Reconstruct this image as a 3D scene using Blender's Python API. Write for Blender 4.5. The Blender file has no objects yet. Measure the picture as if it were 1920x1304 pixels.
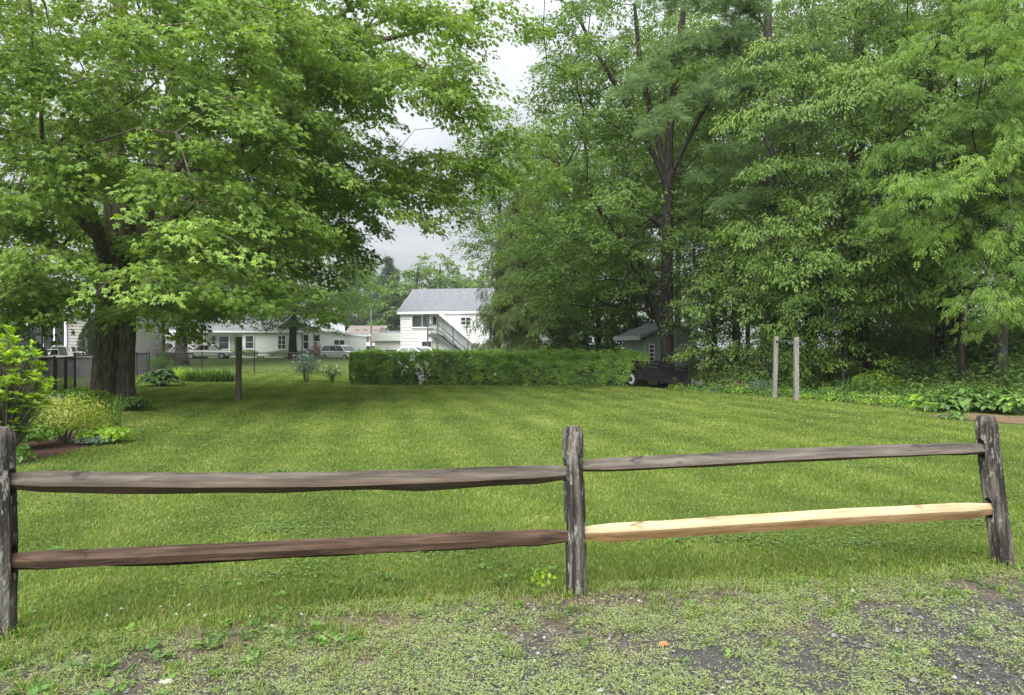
import bpy, math
import numpy as np
from mathutils import Vector, Matrix, noise as mnoise
SC = bpy.context.scene
COL = SC.collection
PI = math.pi
F = 1280.0; CX = 960.0; CY = 652.0; H = 1.5
LITE = False

def gpt(px, py):
    d = F * H / (py - CY)
    return ((px - CX) * d / F, d)
def at(px, py, d):
    return ((px - CX) * d / F, d, H - (py - CY) * d / F)
def sstep(a, b, t):
    t = np.clip((np.asarray(t, float) - a) / (b - a), 0, 1)
    return t * t * (3 - 2 * t)
def gz(x, y):
    return sstep(42, 72, y) * (0.1 + 0.33 * sstep(8, 18, -np.asarray(x, float)))

# ------------------------------------------------------------------ tagging
def tag(o, label=None, cat=None, group=None, kind=None):
    if label: o['label'] = label
    if cat: o['category'] = cat
    if group: o['group'] = group
    if kind: o['kind'] = kind
    return o
def thing(name, label, cat, loc=(0, 0, 0), rotz=0, group=None):
    o = bpy.data.objects.new(name, None); COL.objects.link(o)
    o.empty_display_size = 0.2
    o.location = loc; o.rotation_euler = (0, 0, rotz)
    return tag(o, label, cat, group)
def link(name, me, parent=None, mat=None):
    o = bpy.data.objects.new(name, me); COL.objects.link(o)
    if mat: me.materials.append(mat)
    if parent: o.parent = parent
    return o
def copy_thing(root, loc, rotz=0, label=None, group=None, scale=None):
    r = root.copy(); COL.objects.link(r); r.location = loc; r.rotation_euler = (0, 0, rotz)
    if scale: r.scale = (scale, scale, scale) if not isinstance(scale, tuple) else scale
    if label: r['label'] = label
    if group: r['group'] = group
    for ch in list(root.children):
        c = ch.copy(); COL.objects.link(c); c.parent = r
        for g in ch.children:
            d = g.copy(); COL.objects.link(d); d.parent = c
    return r

# ------------------------------------------------------------------ materials
def rgb(r, g, b):
    f = lambda c: (c / 255 / 12.92) if c / 255 <= .04045 else ((c / 255 + .055) / 1.055) ** 2.4
    return (f(r), f(g), f(b), 1)
def base_mat(name):
    m = bpy.data.materials.new(name); m.use_nodes = True
    nt = m.node_tree; b = nt.nodes['Principled BSDF']
    return m, nt, b
def N(nt, typ, **kw):
    n = nt.nodes.new(typ)
    for k, v in kw.items(): setattr(n, k, v)
    return n
def ramp(nt, stops, fac):
    r = N(nt, 'ShaderNodeValToRGB')
    el = r.color_ramp.elements
    el[0].position, el[0].color = stops[0][0], stops[0][1]
    el[1].position, el[1].color = stops[-1][0], stops[-1][1]
    for p, c in stops[1:-1]:
        e = el.new(p); e.color = c
    nt.links.new(fac, r.inputs['Fac'])
    return r.outputs['Color']
def noise(nt, vec, scale, detail=5, rough=.6, dist=0.0):
    n = N(nt, 'ShaderNodeTexNoise'); n.inputs['Scale'].default_value = scale
    n.inputs['Detail'].default_value = detail; n.inputs['Roughness'].default_value = rough
    n.inputs['Distortion'].default_value = dist
    if vec is not None: nt.links.new(vec, n.inputs['Vector'])
    return n.outputs['Fac']
def coords(nt, scale=(1, 1, 1), kind='Object'):
    t = N(nt, 'ShaderNodeTexCoord'); mp = N(nt, 'ShaderNodeMapping')
    mp.inputs['Scale'].default_value = scale
    nt.links.new(t.outputs[kind], mp.inputs['Vector'])
    return mp.outputs['Vector']
def mixc(nt, fac, a, b):
    m = N(nt, 'ShaderNodeMix', data_type='RGBA')
    for s, v in ((m.inputs[0], fac), (m.inputs[6], a), (m.inputs[7], b)):
        if isinstance(v, (int, float)): s.default_value = v
        elif isinstance(v, tuple): s.default_value = v
        else: nt.links.new(v, s)
    return m.outputs[2]
def math_n(nt, op, a, b=0.0):
    m = N(nt, 'ShaderNodeMath', operation=op)
    for s, v in ((m.inputs[0], a), (m.inputs[1], b)):
        if isinstance(v, (int, float)): s.default_value = v
        else: nt.links.new(v, s)
    return m.outputs[0]
def bump(nt, b, fac, strength=.5, dist=.02):
    n = N(nt, 'ShaderNodeBump'); n.inputs['Strength'].default_value = strength
    n.inputs['Distance'].default_value = dist
    nt.links.new(fac, n.inputs['Height']); nt.links.new(n.outputs['Normal'], b.inputs['Normal'])
def noisy(name, stops, scale=4, rough=.8, bmp=.3, bdist=.02, stretch=(1, 1, 1), spec=.3, metal=0.0, detail=6):
    m, nt, b = base_mat(name)
    v = coords(nt, stretch); f = noise(nt, v, scale, detail)
    nt.links.new(ramp(nt, stops, f), b.inputs['Base Color'])
    b.inputs['Roughness'].default_value = rough; b.inputs['Metallic'].default_value = metal
    b.inputs['Specular IOR Level'].default_value = spec
    if bmp: bump(nt, b, f, bmp, bdist)
    return m
def plain(name, c, rough=.6, metal=0.0, spec=.4, vary=.12, scale=6):
    c2 = tuple(x * (1 - vary) for x in c[:3]) + (1,)
    return noisy(name, [(.35, c2), (.65, c)], scale, rough, 0, spec=spec, metal=metal)
def leaf_mat(name, cols, trans=.35, rough=.5, spec=.35, tboost=1.25, gain=1.0):
    """cols: 3-4 linear colours picked by the per-leaf 'tint' attribute."""
    m, nt, b = base_mat(name)
    a = N(nt, 'ShaderNodeAttribute', attribute_name='tint')
    st = [(i / (len(cols) - 1), tuple(x * gain for x in c[:3]) + (1,)) for i, c in enumerate(cols)]
    c = ramp(nt, st, a.outputs['Fac'])
    nt.links.new(c, b.inputs['Base Color'])
    b.inputs['Roughness'].default_value = rough; b.inputs['Specular IOR Level'].default_value = spec
    t = N(nt, 'ShaderNodeBsdfTranslucent')
    hs = N(nt, 'ShaderNodeHueSaturation'); hs.inputs['Hue'].default_value = .485
    hs.inputs['Saturation'].default_value = 1.12; hs.inputs['Value'].default_value = tboost
    nt.links.new(c, hs.inputs['Color']); nt.links.new(hs.outputs['Color'], t.inputs['Color'])
    mx = N(nt, 'ShaderNodeMixShader'); mx.inputs[0].default_value = trans
    nt.links.new(b.outputs[0], mx.inputs[1]); nt.links.new(t.outputs[0], mx.inputs[2])
    nt.links.new(mx.outputs[0], nt.nodes['Material Output'].inputs['Surface'])
    return m
def lin(r, g, b): return (r, g, b, 1)

# ------------------------------------------------------------------ mesh helpers
def np_mesh(name, V, Fs, attr=None, smooth=False):
    """Fs: list of int arrays (m,k)"""
    me = bpy.data.meshes.new(name)
    V = np.asarray(V, np.float32)
    if not isinstance(Fs, (list, tuple)): Fs = [Fs]
    Fs = [np.asarray(f, np.int32) for f in Fs if len(f)]
    me.vertices.add(len(V)); me.vertices.foreach_set('co', V.ravel())
    li = np.concatenate([f.ravel() for f in Fs])
    me.loops.add(len(li)); me.loops.foreach_set('vertex_index', li)
    ls = []; off = 0
    for f in Fs:
        ls.append(off + np.arange(len(f), dtype=np.int32) * f.shape[1]); off += f.size
    ls = np.concatenate(ls)
    me.polygons.add(len(ls)); me.polygons.foreach_set('loop_start', ls)
    me.update(calc_edges=True)
    if not smooth: me.shade_flat()
    if attr is not None:
        a = me.attributes.new('tint', 'FLOAT', 'POINT')
        a.data.foreach_set('value', np.asarray(attr, np.float32))
    return me

class MB:
    def __init__(s): s.v = []; s.f = []
    def add(s, vs, fs):
        o = len(s.v); s.v += [tuple(map(float, p)) for p in vs]; s.f += [tuple(i + o for i in f) for f in fs]
    def box(s, x0, x1, y0, y1, z0, z1):
        s.add([(x0, y0, z0), (x1, y0, z0), (x1, y1, z0), (x0, y1, z0), (x0, y0, z1), (x1, y0, z1), (x1, y1, z1), (x0, y1, z1)],
              [(0, 3, 2, 1), (4, 5, 6, 7), (0, 1, 5, 4), (1, 2, 6, 5), (2, 3, 7, 6), (3, 0, 4, 7)])
        return s
    def bar(s, a, b, w, h, up=(0, 0, 1)):
        a = Vector(a); b = Vector(b); d = (b - a).normalized(); u = Vector(up)
        sx = d.cross(u)
        if sx.length < 1e-4: sx = d.cross(Vector((1, 0, 0)))
        sx.normalize(); u = sx.cross(d)
        vs = []
        for p in (a, b):
            for i, j in ((-1, -1), (1, -1), (1, 1), (-1, 1)): vs.append(p + sx * (i * w / 2) + u * (j * h / 2))
        s.add(vs, [(0, 1, 2, 3), (7, 6, 5, 4), (0, 4, 5, 1), (1, 5, 6, 2), (2, 6, 7, 3), (3, 7, 4, 0)])
        return s
    def tube(s, pts, rad, n=8, cap=True):
        pts = [Vector(p) for p in pts]
        if not hasattr(rad, '__len__'): rad = [rad] * len(pts)
        rings = []
        for i, p in enumerate(pts):
            d = (pts[min(i + 1, len(pts) - 1)] - pts[max(i - 1, 0)]).normalized()
            ref = Vector((1, 0, 0)) if abs(d.x) < .85 else Vector((0, 1, 0))
            x = ref.cross(d).normalized(); y = d.cross(x)
            rings.append([p + (x * math.cos(2 * PI * k / n) + y * math.sin(2 * PI * k / n)) * rad[i] for k in range(n)])
        fs = []
        for i in range(len(pts) - 1):
            for k in range(n):
                fs.append((i * n + k, i * n + (k + 1) % n, (i + 1) * n + (k + 1) % n, (i + 1) * n + k))
        if cap:
            fs.append(tuple(range(n - 1, -1, -1))); fs.append(tuple((len(pts) - 1) * n + k for k in range(n)))
        s.add([v for r in rings for v in r], fs)
        return s
    def prism(s, prof, y0, y1):
        """prof: (x,z) outline counter-clockwise seen from -y"""
        n = len(prof)
        vs = [(x, y0, z) for x, z in prof] + [(x, y1, z) for x, z in prof]
        fs = [tuple(range(n)), tuple(range(2 * n - 1, n - 1, -1))]
        for i in range(n):
            j = (i + 1) % n; fs.append((i, i + n, j + n, j))
        s.add(vs, fs); return s
    def build(s, name, mat, parent=None, smooth=False, bevel=0):
        me = bpy.data.meshes.new(name); me.from_pydata(s.v, [], s.f); me.update()
        if smooth: me.polygons.foreach_set('use_smooth', [True] * len(me.polygons))
        o = link(name, me, parent, mat)
        if bevel:
            b = o.modifiers.new('bevel', 'BEVEL'); b.width = bevel; b.segments = 2; b.limit_method = 'ANGLE'
        return o

def nrm(a): return a / np.maximum(np.linalg.norm(a, axis=-1, keepdims=True), 1e-9)

# ------------------------------------------------------------------ leaf templates (x side, y along, z normal)
def _tpl(v, f): return (np.array(v, np.float32), np.array(f, np.int32))
T_MAPLE = _tpl([(0, .36, -.03), (0, 0, 0), (.34, .10, -.10), (.26, .33, .03), (.5, .60, -.12), (.19, .62, .03), (0, 1.0, -.16),
                (-.19, .62, .03), (-.5, .60, -.12), (-.26, .33, .03), (-.34, .10, -.10)],
               [(0, 1, 2), (0, 2, 3), (0, 3, 4), (0, 4, 5), (0, 5, 6), (0, 6, 7), (0, 7, 8), (0, 8, 9), (0, 9, 10), (0, 10, 1)])
T_MAPLE3 = _tpl([(0, 0, 0), (.46, .5, -.08), (.16, .55, .05), (0, 1, -.12), (-.16, .55, .05), (-.46, .5, -.08)],
                [(0, 1, 2), (0, 2, 3), (0, 3, 4), (0, 4, 5)])
T_OVAL = _tpl([(0, 0, 0), (.27, .42, .07), (0, 1, -.1), (-.27, .42, .07)], [(0, 1, 2), (0, 2, 3)])
T_WIDE = _tpl([(0, 0, 0), (.36, .3, .06), (.28, .7, .04), (0, 1, -.14), (-.28, .7, .04), (-.36, .3, .06), (0, .5, -.03)],
              [(0, 1, 6), (1, 2, 6), (2, 3, 6), (3, 4, 6), (4, 5, 6), (5, 0, 6)])
T_ELM = _tpl([(0, 0, 0), (.2, .42, .06), (0, 1, -.12), (-.2, .42, .06)], [(0, 1, 2), (0, 2, 3)])
T_LANCE = _tpl([(0, 0, 0), (.15, .45, .05), (0, 1, -.12), (-.15, .45, .05)], [(0, 1, 2), (0, 2, 3)])
def _pinnate(pairs, ll, lw, ang, droop, first=.25):
    V = []; Fc = []
    def leaflet(bx, by, bz, ax, ay, L):
        o = len(V); sx, sy = ay, -ax
        V.extend([(bx, by, bz), (bx + ax * L * .45 + sx * lw * L, by + ay * L * .45 + sy * lw * L, bz + .02 * L),
                  (bx + ax * L, by + ay * L, bz - .22 * L), (bx + ax * L * .45 - sx * lw * L, by + ay * L * .45 - sy * lw * L, bz + .02 * L)])
        Fc.extend([(o, o + 1, o + 2), (o, o + 2, o + 3)])
    for i in range(pairs):
        t = first + (1 - first) * i / pairs
        for s in (-1, 1): leaflet(0, t, -droop * t * t, s * math.sin(ang), math.cos(ang), ll * (1 - .35 * abs(t - .5)))
    leaflet(0, .95, -droop, 0, 1, ll)
    return _tpl(V, Fc)
T_ASH = _pinnate(3, .46, .2, .95, .25)
T_HEML = _pinnate(4, .42, .13, .8, .45, .05)
T_FERN = _pinnate(9, .26, .16, 1.3, .55, .15)
def _needles(n, sp, w):
    r = np.random.default_rng(3); V = []; Fc = []
    for i in range(n):
        a = r.uniform(0, 2 * PI); e = r.uniform(.05, sp); o = len(V)
        d = np.array([math.cos(a) * e, 1, math.sin(a) * e]); d /= np.linalg.norm(d)
        b = np.array([0, r.uniform(-.5, .3), 0]); sd = np.array([math.sin(a), 0, -math.cos(a)]) * w
        V += [tuple(b - sd), tuple(b + sd), tuple(b + d)]; Fc.append((o, o + 1, o + 2))
    return _tpl(V, Fc)
T_PINE = _needles(14, .55, .022)

def leaf_geo(P, D, Nn, S, tpl, tint):
    T, Ft = tpl; n = len(P); K = len(T)
    D = nrm(D); X = nrm(np.cross(D, Nn)); Z = np.cross(X, D)
    V = (P[:, None] + S[:, None, None] * (T[None, :, 0:1] * X[:, None] + T[None, :, 1:2] * D[:, None] + T[None, :, 2:3] * Z[:, None]))
    Fc = (Ft[None] + (np.arange(n, dtype=np.int32) * K)[:, None, None]).reshape(-1, 3)
    return V.reshape(-1, 3), Fc, np.repeat(tint, K)
def merge_geo(gs):
    V = []; Fc = []; A = []; o = 0
    for v, f, a in gs:
        V.append(v); Fc.append(f + o); A.append(a); o += len(v)
    return np.concatenate(V), np.concatenate(Fc), np.concatenate(A)

# ------------------------------------------------------------------ tree growth
def spline(pts, n):
    pts = np.asarray(pts, float); t = np.linspace(0, len(pts) - 1, n); out = np.zeros((n, pts.shape[1]))
    for k, u in enumerate(t):
        i = min(int(u), len(pts) - 2); f = u - i
        p0, p1, p2, p3 = pts[max(i - 1, 0)], pts[i], pts[i + 1], pts[min(i + 2, len(pts) - 1)]
        out[k] = .5 * (2 * p1 + (p2 - p0) * f + (2 * p0 - 5 * p1 + 4 * p2 - p3) * f * f + (3 * p1 - p0 - 3 * p2 + p3) * f ** 3)
    return out

def stem_geo(pts, seed, flare=.8, flute=5, n=26, rough=.035, dz=.14, zfine=7):
    """a trunk: ridged, flared at the foot"""
    r = np.random.default_rng(seed)
    L = np.sum(np.linalg.norm(np.diff(np.asarray(pts)[:, :3], axis=0), axis=1))
    m = int(max(8, min(90, L / dz))); S = spline(pts, m)
    th = np.linspace(0, 2 * PI, n, endpoint=False)
    ph = r.uniform(0, 6.28, 9); V = []
    for i in range(m):
        p = S[i, :3]; d = S[min(i + 1, m - 1), :3] - S[max(i - 1, 0), :3]; d /= np.linalg.norm(d)
        x = np.cross((0, 1, 0), d); x /= np.linalg.norm(x); y = np.cross(d, x)
        z = p[2] - S[0, 2]
        rr = S[i, 3] * (1 + rough * np.sin(7 * th + ph[0] + .6 * np.sin(z * 1.3)) + rough * np.sin(11 * th + ph[1] + .9 * math.sin(z * 2.1))
                        + rough * 1.2 * np.sin(2 * th + ph[2] + z * .5) + .5 * rough * np.sin(17 * th + ph[4] + z)
                        + flare * math.exp(-z / .38) * (.55 + .45 * np.cos(flute * th + ph[3])) + .25 * flare * math.exp(-z / 1.1))
        rr = rr + S[i, 3] * r.normal(0, .012, n)
        V.append(p + np.cos(th)[:, None] * x * rr[:, None] + np.sin(th)[:, None] * y * rr[:, None])
    V = np.concatenate(V); k = np.arange(n); Q = []
    for i in range(m - 1):
        Q.append(np.stack([i * n + k, i * n + (k + 1) % n, (i + 1) * n + (k + 1) % n, (i + 1) * n + k], 1))
    return V, np.concatenate(Q)

def grow(stems, C, R, rs, nspray, bf=.18, zmin=2.0, lift=.28, tilt=.28, droop=.3, flat=.12, step=.7, tip=.006, pexp=2.35, axis=(0, 0)):
    """stems (k,4) polylines; C bough centres (n,3), R bough radii -> skeleton nodes and sprays"""
    cap = 90000
    pos = np.zeros((cap, 3)); par = np.full(cap, -1, int); pl = np.zeros(cap); srad = np.zeros(cap); ok = np.zeros(cap, bool)
    n = 0
    for st in stems:
        L = np.sum(np.linalg.norm(np.diff(np.asarray(st)[:, :3], axis=0), axis=1))
        S = spline(st, max(6, int(L / .5))); prev = -1
        for q in S:
            pos[n] = q[:3]; par[n] = prev; srad[n] = q[3]
            pl[n] = (pl[prev] + np.linalg.norm(pos[n] - pos[prev]) * .35) if prev >= 0 else 0
            ok[n] = q[2] > zmin
            prev = n; n += 1
    nst = n
    hd = np.hypot(C[:, 0] - axis[0], C[:, 1] - axis[1])
    order = np.argsort(hd)
    SP = []; SD = []; SB = []; SO = []
    for bi in order:
        c = C[bi]; R0 = R[bi]
        d = np.linalg.norm(pos[:n] - c, axis=1)
        cost = d + bf * pl[:n] + .9 * np.maximum(0, pos[:n, 2] - c[2] + .1 * d) + np.where(ok[:n], 0, 1e6)
        j = int(np.argmin(cost)); p0 = pos[j].copy(); dist = d[j]
        o = np.array([c[0] - axis[0], c[1] - axis[1], 0.0]); o /= max(np.linalg.norm(o), 1e-6)
        ctrl = (p0 + c) / 2 + np.array([0, 0, lift * dist * .5]) - o * .12 * dist
        k = max(1, int(dist / step)); prev = j
        for i in range(1, k + 1):
            t = i / k; q = (1 - t) ** 2 * p0 + 2 * t * (1 - t) * ctrl + t * t * c
            if i < k: q = q + rs.normal(0, .035 * min(dist, 2), 3)
            pos[n] = q; par[n] = prev; pl[n] = pl[prev] + np.linalg.norm(q - pos[prev]); ok[n] = i < k + 1; prev = n; n += 1
        b0 = n - 1
        tt = np.array([-o[1], o[0], 0.0])
        m = max(3, int(nspray * R0 * R0))
        rad = np.sqrt(rs.uniform(.02, 1, m)); an = rs.uniform(0, 2 * PI, m)
        a = rad * np.cos(an) * R0; b = rad * np.sin(an) * R0 * .9
        zz = -tilt * a - droop * (rad ** 2) * R0 + rs.normal(0, flat * R0, m)
        Q = c + a[:, None] * o + b[:, None] * tt + zz[:, None] * np.array([0, 0, 1.0])
        Q = Q[np.argsort(rad)]
        first = n - max(1, min(k, 3))
        for q in Q:
            dd = np.linalg.norm(pos[first:n] - q, axis=1)
            jj = first + int(np.argmin(dd + .35 * (pl[first:n] - pl[first])))
            L = np.linalg.norm(q - pos[jj])
            if L > .55:
                mid = (pos[jj] + q) / 2 + np.array([0, 0, .09 * L]) + rs.normal(0, .04 * L, 3)
                pos[n] = mid; par[n] = jj; pl[n] = pl[jj] + L / 2; ok[n] = False; jj = n; n += 1
            pos[n] = q; par[n] = jj; pl[n] = pl[jj] + np.linalg.norm(q - pos[jj]); ok[n] = False
            dv = q - pos[jj]; dv = dv + .5 * np.linalg.norm(dv) * o
            SP.append(q); SD.append(dv); SB.append(bi); SO.append(o); n += 1
            if n > cap - 50: break
    pos = pos[:n]; par = par[:n]; srad = srad[:n]
    acc = np.zeros(n); r = np.zeros(n)
    for i in range(n - 1, -1, -1):
        r[i] = max(tip, acc[i] ** (1 / pexp)); 
        if par[i] >= 0: acc[par[i]] += r[i] ** pexp
    for i in range(nst): r[i] = srad[i]
    for i in range(nst, n):
        r[i] = min(r[i], r[par[i]] * (.62 if par[i] < nst else 1.0))
    return dict(pos=pos, par=par, r=r, nst=nst, SP=np.array(SP), SD=np.array(SD), SB=np.array(SB), SO=np.array(SO))

def limb_geo(g, rmin=.0, sides=(9, 6, 4, 3)):
    pos, par, r, nst = g['pos'], g['par'], g['r'], g['nst']; n = len(pos)
    best = {}
    for i in range(nst, n):
        p = par[i]
        if p >= nst and (p not in best or r[i] > r[best[p]]): best[p] = i
    Vs = []; Qs = []; off = 0
    heads = [i for i in range(nst, n) if par[i] < nst or best.get(par[i]) != i]
    for h in heads:
        if r[h] < rmin: continue
        ch = [par[h], h]
        while ch[-1] in best and r[best[ch[-1]]] >= rmin: ch.append(best[ch[-1]])
        P = pos[ch]; rr = r[ch].copy(); rr[0] = min(rr[0], rr[1] * 1.25)
        s = sides[0] if rr[1] > .1 else sides[1] if rr[1] > .04 else sides[2] if rr[1] > .014 else sides[3]
        D = np.gradient(P, axis=0); D = nrm(D)
        ref = np.array([1., 0, 0]) if abs(D[0, 0]) < .7 and abs(D[:, 0]).max() < .93 else np.array([0, 0, 1.]) if abs(D[:, 2]).max() < .93 else np.array([0, 1., 0])
        X = nrm(np.cross(ref, D)); Y = np.cross(D, X)
        th = np.linspace(0, 2 * PI, s, endpoint=False)
        V = P[:, None] + rr[:, None, None] * (np.cos(th)[None, :, None] * X[:, None] + np.sin(th)[None, :, None] * Y[:, None])
        k = np.arange(s); m = len(ch)
        i0 = (np.arange(m - 1) * s)[:, None]
        Q = np.stack([i0 + k, i0 + (k + 1) % s, i0 + s + (k + 1) % s, i0 + s + k], 2).reshape(-1, 4)
        Vs.append(V.reshape(-1, 3)); Qs.append(Q + off); off += m * s
    return (np.concatenate(Vs), np.concatenate(Qs)) if Vs else (np.zeros((0, 3)), np.zeros((0, 4), int))

def spray_leaves(g, rs, per, size, tpl, spread=.34, hang=.35, nrand=.4, depth=.1, btint=.25, tints=(.0, 1.0), nb=None, up=1.0, outn=.35):
    SP, SD, SB, SO = g['SP'], g['SD'], g['SB'], g['SO']; m = len(SP)
    nb = nb or (int(SB.max()) + 1)
    bt = rs.uniform(0, 1, nb)
    n = m * per; idx = np.repeat(np.arange(m), per)
    d = SD[idx]; d = d * np.array([1, 1, .45]); d = nrm(d)
    s = nrm(np.cross(d, np.array([0, 0, 1.0])))
    a = rs.uniform(-1, 1, n); b = rs.uniform(-1, 1, n) * np.sqrt(np.clip(1 - .7 * a * a, .05, 1))
    sp = spread * rs.uniform(.75, 1.25, n)
    P = SP[idx] + d * (a * sp)[:, None] + s * (b * sp * .85)[:, None]
    P[:, 2] += rs.normal(0, depth, n) - .25 * spread * (b * b + np.maximum(a, 0) ** 2)
    ax = d * (.35 + .5 * (a + 1) / 2)[:, None] + s * (b * .8)[:, None] + rs.normal(0, .3, (n, 3)); ax[:, 2] -= hang * rs.uniform(.2, 1.6, n)
    nn = np.array([0, 0, up]) + SO[idx] * outn + rs.normal(0, nrand, (n, 3))
    S = size * rs.uniform(.65, 1.25, n)
    t = (1 - btint) * rs.beta(2, 2, n) + btint * bt[SB[idx]]
    t = tints[0] + (tints[1] - tints[0]) * t
    return leaf_geo(P, ax, nn, S, tpl, t)

def boughs(rs, ells, n, mind, reject=None, shell=.5, zmax=99, tries=40):
    """scatter bough centres through ellipsoids ((cx,cy,cz),(rx,ry,rz),weight)"""
    out = []; w = np.array([e[2] for e in ells], float); w /= w.sum()
    for _ in range(n * tries):
        if len(out) >= n: break
        e = ells[rs.choice(len(ells), p=w)]
        v = rs.normal(0, 1, 3); v /= np.linalg.norm(v)
        q = rs.uniform(shell ** 3, 1) ** (1 / 3)
        p = np.array(e[0]) + v * q * np.array(e[1])
        if p[2] > zmax or p[2] < .3: continue
        if reject and reject(p): continue
        if out and np.min(np.linalg.norm((np.array(out) - p) * np.array([1, 1, 1.5]), axis=1)) < mind: continue
        out.append(p)
    return np.array(out)

def make_tree(name, label, loc, stems, C, R, seed, bark, leafm, tpl, size, per=24, nspray=9, spread=.34, group=None, cat='tree',
              flare=.7, rmin=0.0, leafkw={}, growkw={}, trunk_n=22, rough=.035, axis=(0, 0), extra=None):
    rs = np.random.default_rng(seed)
    g = grow(stems, C, R, rs, nspray, axis=axis, **growkw)
    t = thing(name, label, cat, loc, 0, group)
    Vs = []; Qs = []; off = 0
    for i, st in enumerate(stems):
        v, q = stem_geo(st, seed + i, flare if st[0][2] < .5 else 0, n=trunk_n, rough=rough)
        Vs.append(v); Qs.append(q + off); off += len(v)
    v, q = limb_geo(g, rmin); Vs.append(v); Qs.append(q + off)
    link('trunk', np_mesh('trunk', np.concatenate(Vs), np.concatenate(Qs), smooth=True), t, bark)
    geo = spray_leaves(g, rs, per, size, tpl, spread, **leafkw)
    if extra is not None: geo = merge_geo([geo] + extra)
    link('crown', np_mesh('crown', geo[0], geo[1], geo[2]), t, leafm)
    return t
HAZE_D = .00042
# ================================================================== camera, world, sun
cam = bpy.data.cameras.new('camera'); co = bpy.data.objects.new('camera', cam); COL.objects.link(co)
cam.sensor_width = 36; cam.lens = 24.0; cam.clip_start = .05; cam.clip_end = 3000
co.location = (0, 0, H); co.rotation_euler = (PI / 2, 0, 0); SC.camera = co
SUN_EL = math.radians(48); SUN_AZ = math.radians(207)
w = bpy.data.worlds.new("World"); SC.world = w; w.use_nodes = True
nt = w.node_tree; bg = nt.nodes['Background']
sky = N(nt, 'ShaderNodeTexSky', sky_type='NISHITA'); sky.sun_disc = False
sky.sun_elevation = SUN_EL; sky.sun_rotation = SUN_AZ; sky.air_density = 1.6; sky.dust_density = 4
tc = N(nt, 'ShaderNodeTexCoord'); sep = N(nt, 'ShaderNodeSeparateXYZ'); nt.links.new(tc.outputs['Generated'], sep.inputs[0])
zz = math_n(nt, 'MAXIMUM', sep.outputs['Z'], 0.02)
zc = math_n(nt, 'ADD', zz, .22)
px = math_n(nt, 'DIVIDE', sep.outputs['X'], zc); py = math_n(nt, 'DIVIDE', sep.outputs['Y'], zc)
cmb = N(nt, 'ShaderNodeCombineXYZ'); nt.links.new(px, cmb.inputs[0]); nt.links.new(py, cmb.inputs[1])
cn = noise(nt, cmb.outputs[0], 2.3, 8, .58, .5)
cloud = ramp(nt, [(.32, (9.0, 9.4, 10.1, 1)), (.5, (10.2, 10.6, 11.2, 1)), (.66, (12.0, 12.3, 12.8, 1))], cn)
# overcast luminance rises towards the zenith
grad = math_n(nt, 'ADD', math_n(nt, 'MULTIPLY', math_n(nt, 'POWER', zz, 2.0), 1.75), .40)
gm = N(nt, 'ShaderNodeVectorMath', operation='SCALE'); nt.links.new(cloud, gm.inputs[0]); nt.links.new(grad, gm.inputs['Scale'])
skyc = mixc(nt, .9, sky.outputs[0], gm.outputs[0])
nt.links.new(skyc, bg.inputs['Color']); bg.inputs['Strength'].default_value = .068
sl = bpy.data.lights.new('sun', 'SUN'); so = bpy.data.objects.new('sun', sl); COL.objects.link(so)
sl.energy = 2.8; sl.angle = math.radians(55); sl.color = (1, .97, .92)
so.rotation_euler = (PI / 2 - SUN_EL, 0, PI - SUN_AZ + PI) if False else (0, 0, 0)
sd = Vector((math.sin(SUN_AZ) * math.cos(SUN_EL), math.cos(SUN_AZ) * math.cos(SUN_EL), math.sin(SUN_EL)))
so.rotation_euler = sd.to_track_quat('Z', 'Y').to_euler(); so.location = (0, -20, 40)
SC.view_settings.view_transform = 'Standard'; SC.view_settings.look = 'None'
SC.view_settings.gamma = 1; SC.view_settings.exposure = 1.22
SC.render.engine = 'CYCLES'
cy = SC.cycles
cy.use_denoising = True; cy.denoiser = 'OPENIMAGEDENOISE'; cy.denoising_input_passes = 'RGB_ALBEDO_NORMAL'; cy.denoising_prefilter = 'NONE'; cy.max_bounces = 9; cy.diffuse_bounces = 7; cy.glossy_bounces = 2; cy.transmission_bounces = 6
cy.transparent_max_bounces = 4; cy.caustics_reflective = False; cy.caustics_refractive = False
cy.use_adaptive_sampling = False

# ================================================================== shared materials
BARK = noisy('maple_bark', [(.28, lin(.045, .038, .03)), (.5, lin(.15, .128, .10)), (.72, lin(.30, .265, .215))], 2.6, .95, .9, .05, (6, 6, 1.1), spec=.15, detail=9)
BARK_DARK = noisy('dark_bark', [(.3, lin(.012, .0105, .009)), (.52, lin(.036, .031, .026)), (.74, lin(.10, .09, .078))], 2.6, .95, .9, .04, (6, 6, 1.2), spec=.15, detail=9)
BARK_GREY = noisy('grey_bark', [(.3, lin(.06, .056, .05)), (.55, lin(.13, .125, .11)), (.75, lin(.22, .21, .19))], 2.6, .95, .7, .03, (5, 5, 1.2), spec=.15, detail=9)
L_MAPLE = leaf_mat('maple_leaf', [lin(.064, .112, .024), lin(.11, .182, .036), lin(.158, .25, .046), lin(.23, .325, .062)], .37, .5, .3, gain=1.5)
L_MAPLE2 = leaf_mat('maple_leaf_darker', [lin(.05, .095, .022), lin(.08, .145, .03), lin(.115, .195, .04), lin(.16, .25, .05)], .42, .5, .35, gain=1.4)
L_OAK = leaf_mat('oak_leaf', [lin(.053, .10, .024), lin(.086, .152, .033), lin(.13, .21, .043), lin(.19, .275, .058)], .4, .45, .4, gain=1.42)
L_ASH = leaf_mat('ash_leaf', [lin(.058, .115, .02), lin(.10, .182, .03), lin(.15, .25, .04), lin(.225, .33, .062)], .42, .45, .38, gain=1.32)
L_HEML = leaf_mat('hemlock_frond', [lin(.045, .07, .022), lin(.07, .105, .03), lin(.10, .14, .04), lin(.15, .185, .06)], .3, .6, .3, gain=1.15)
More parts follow.
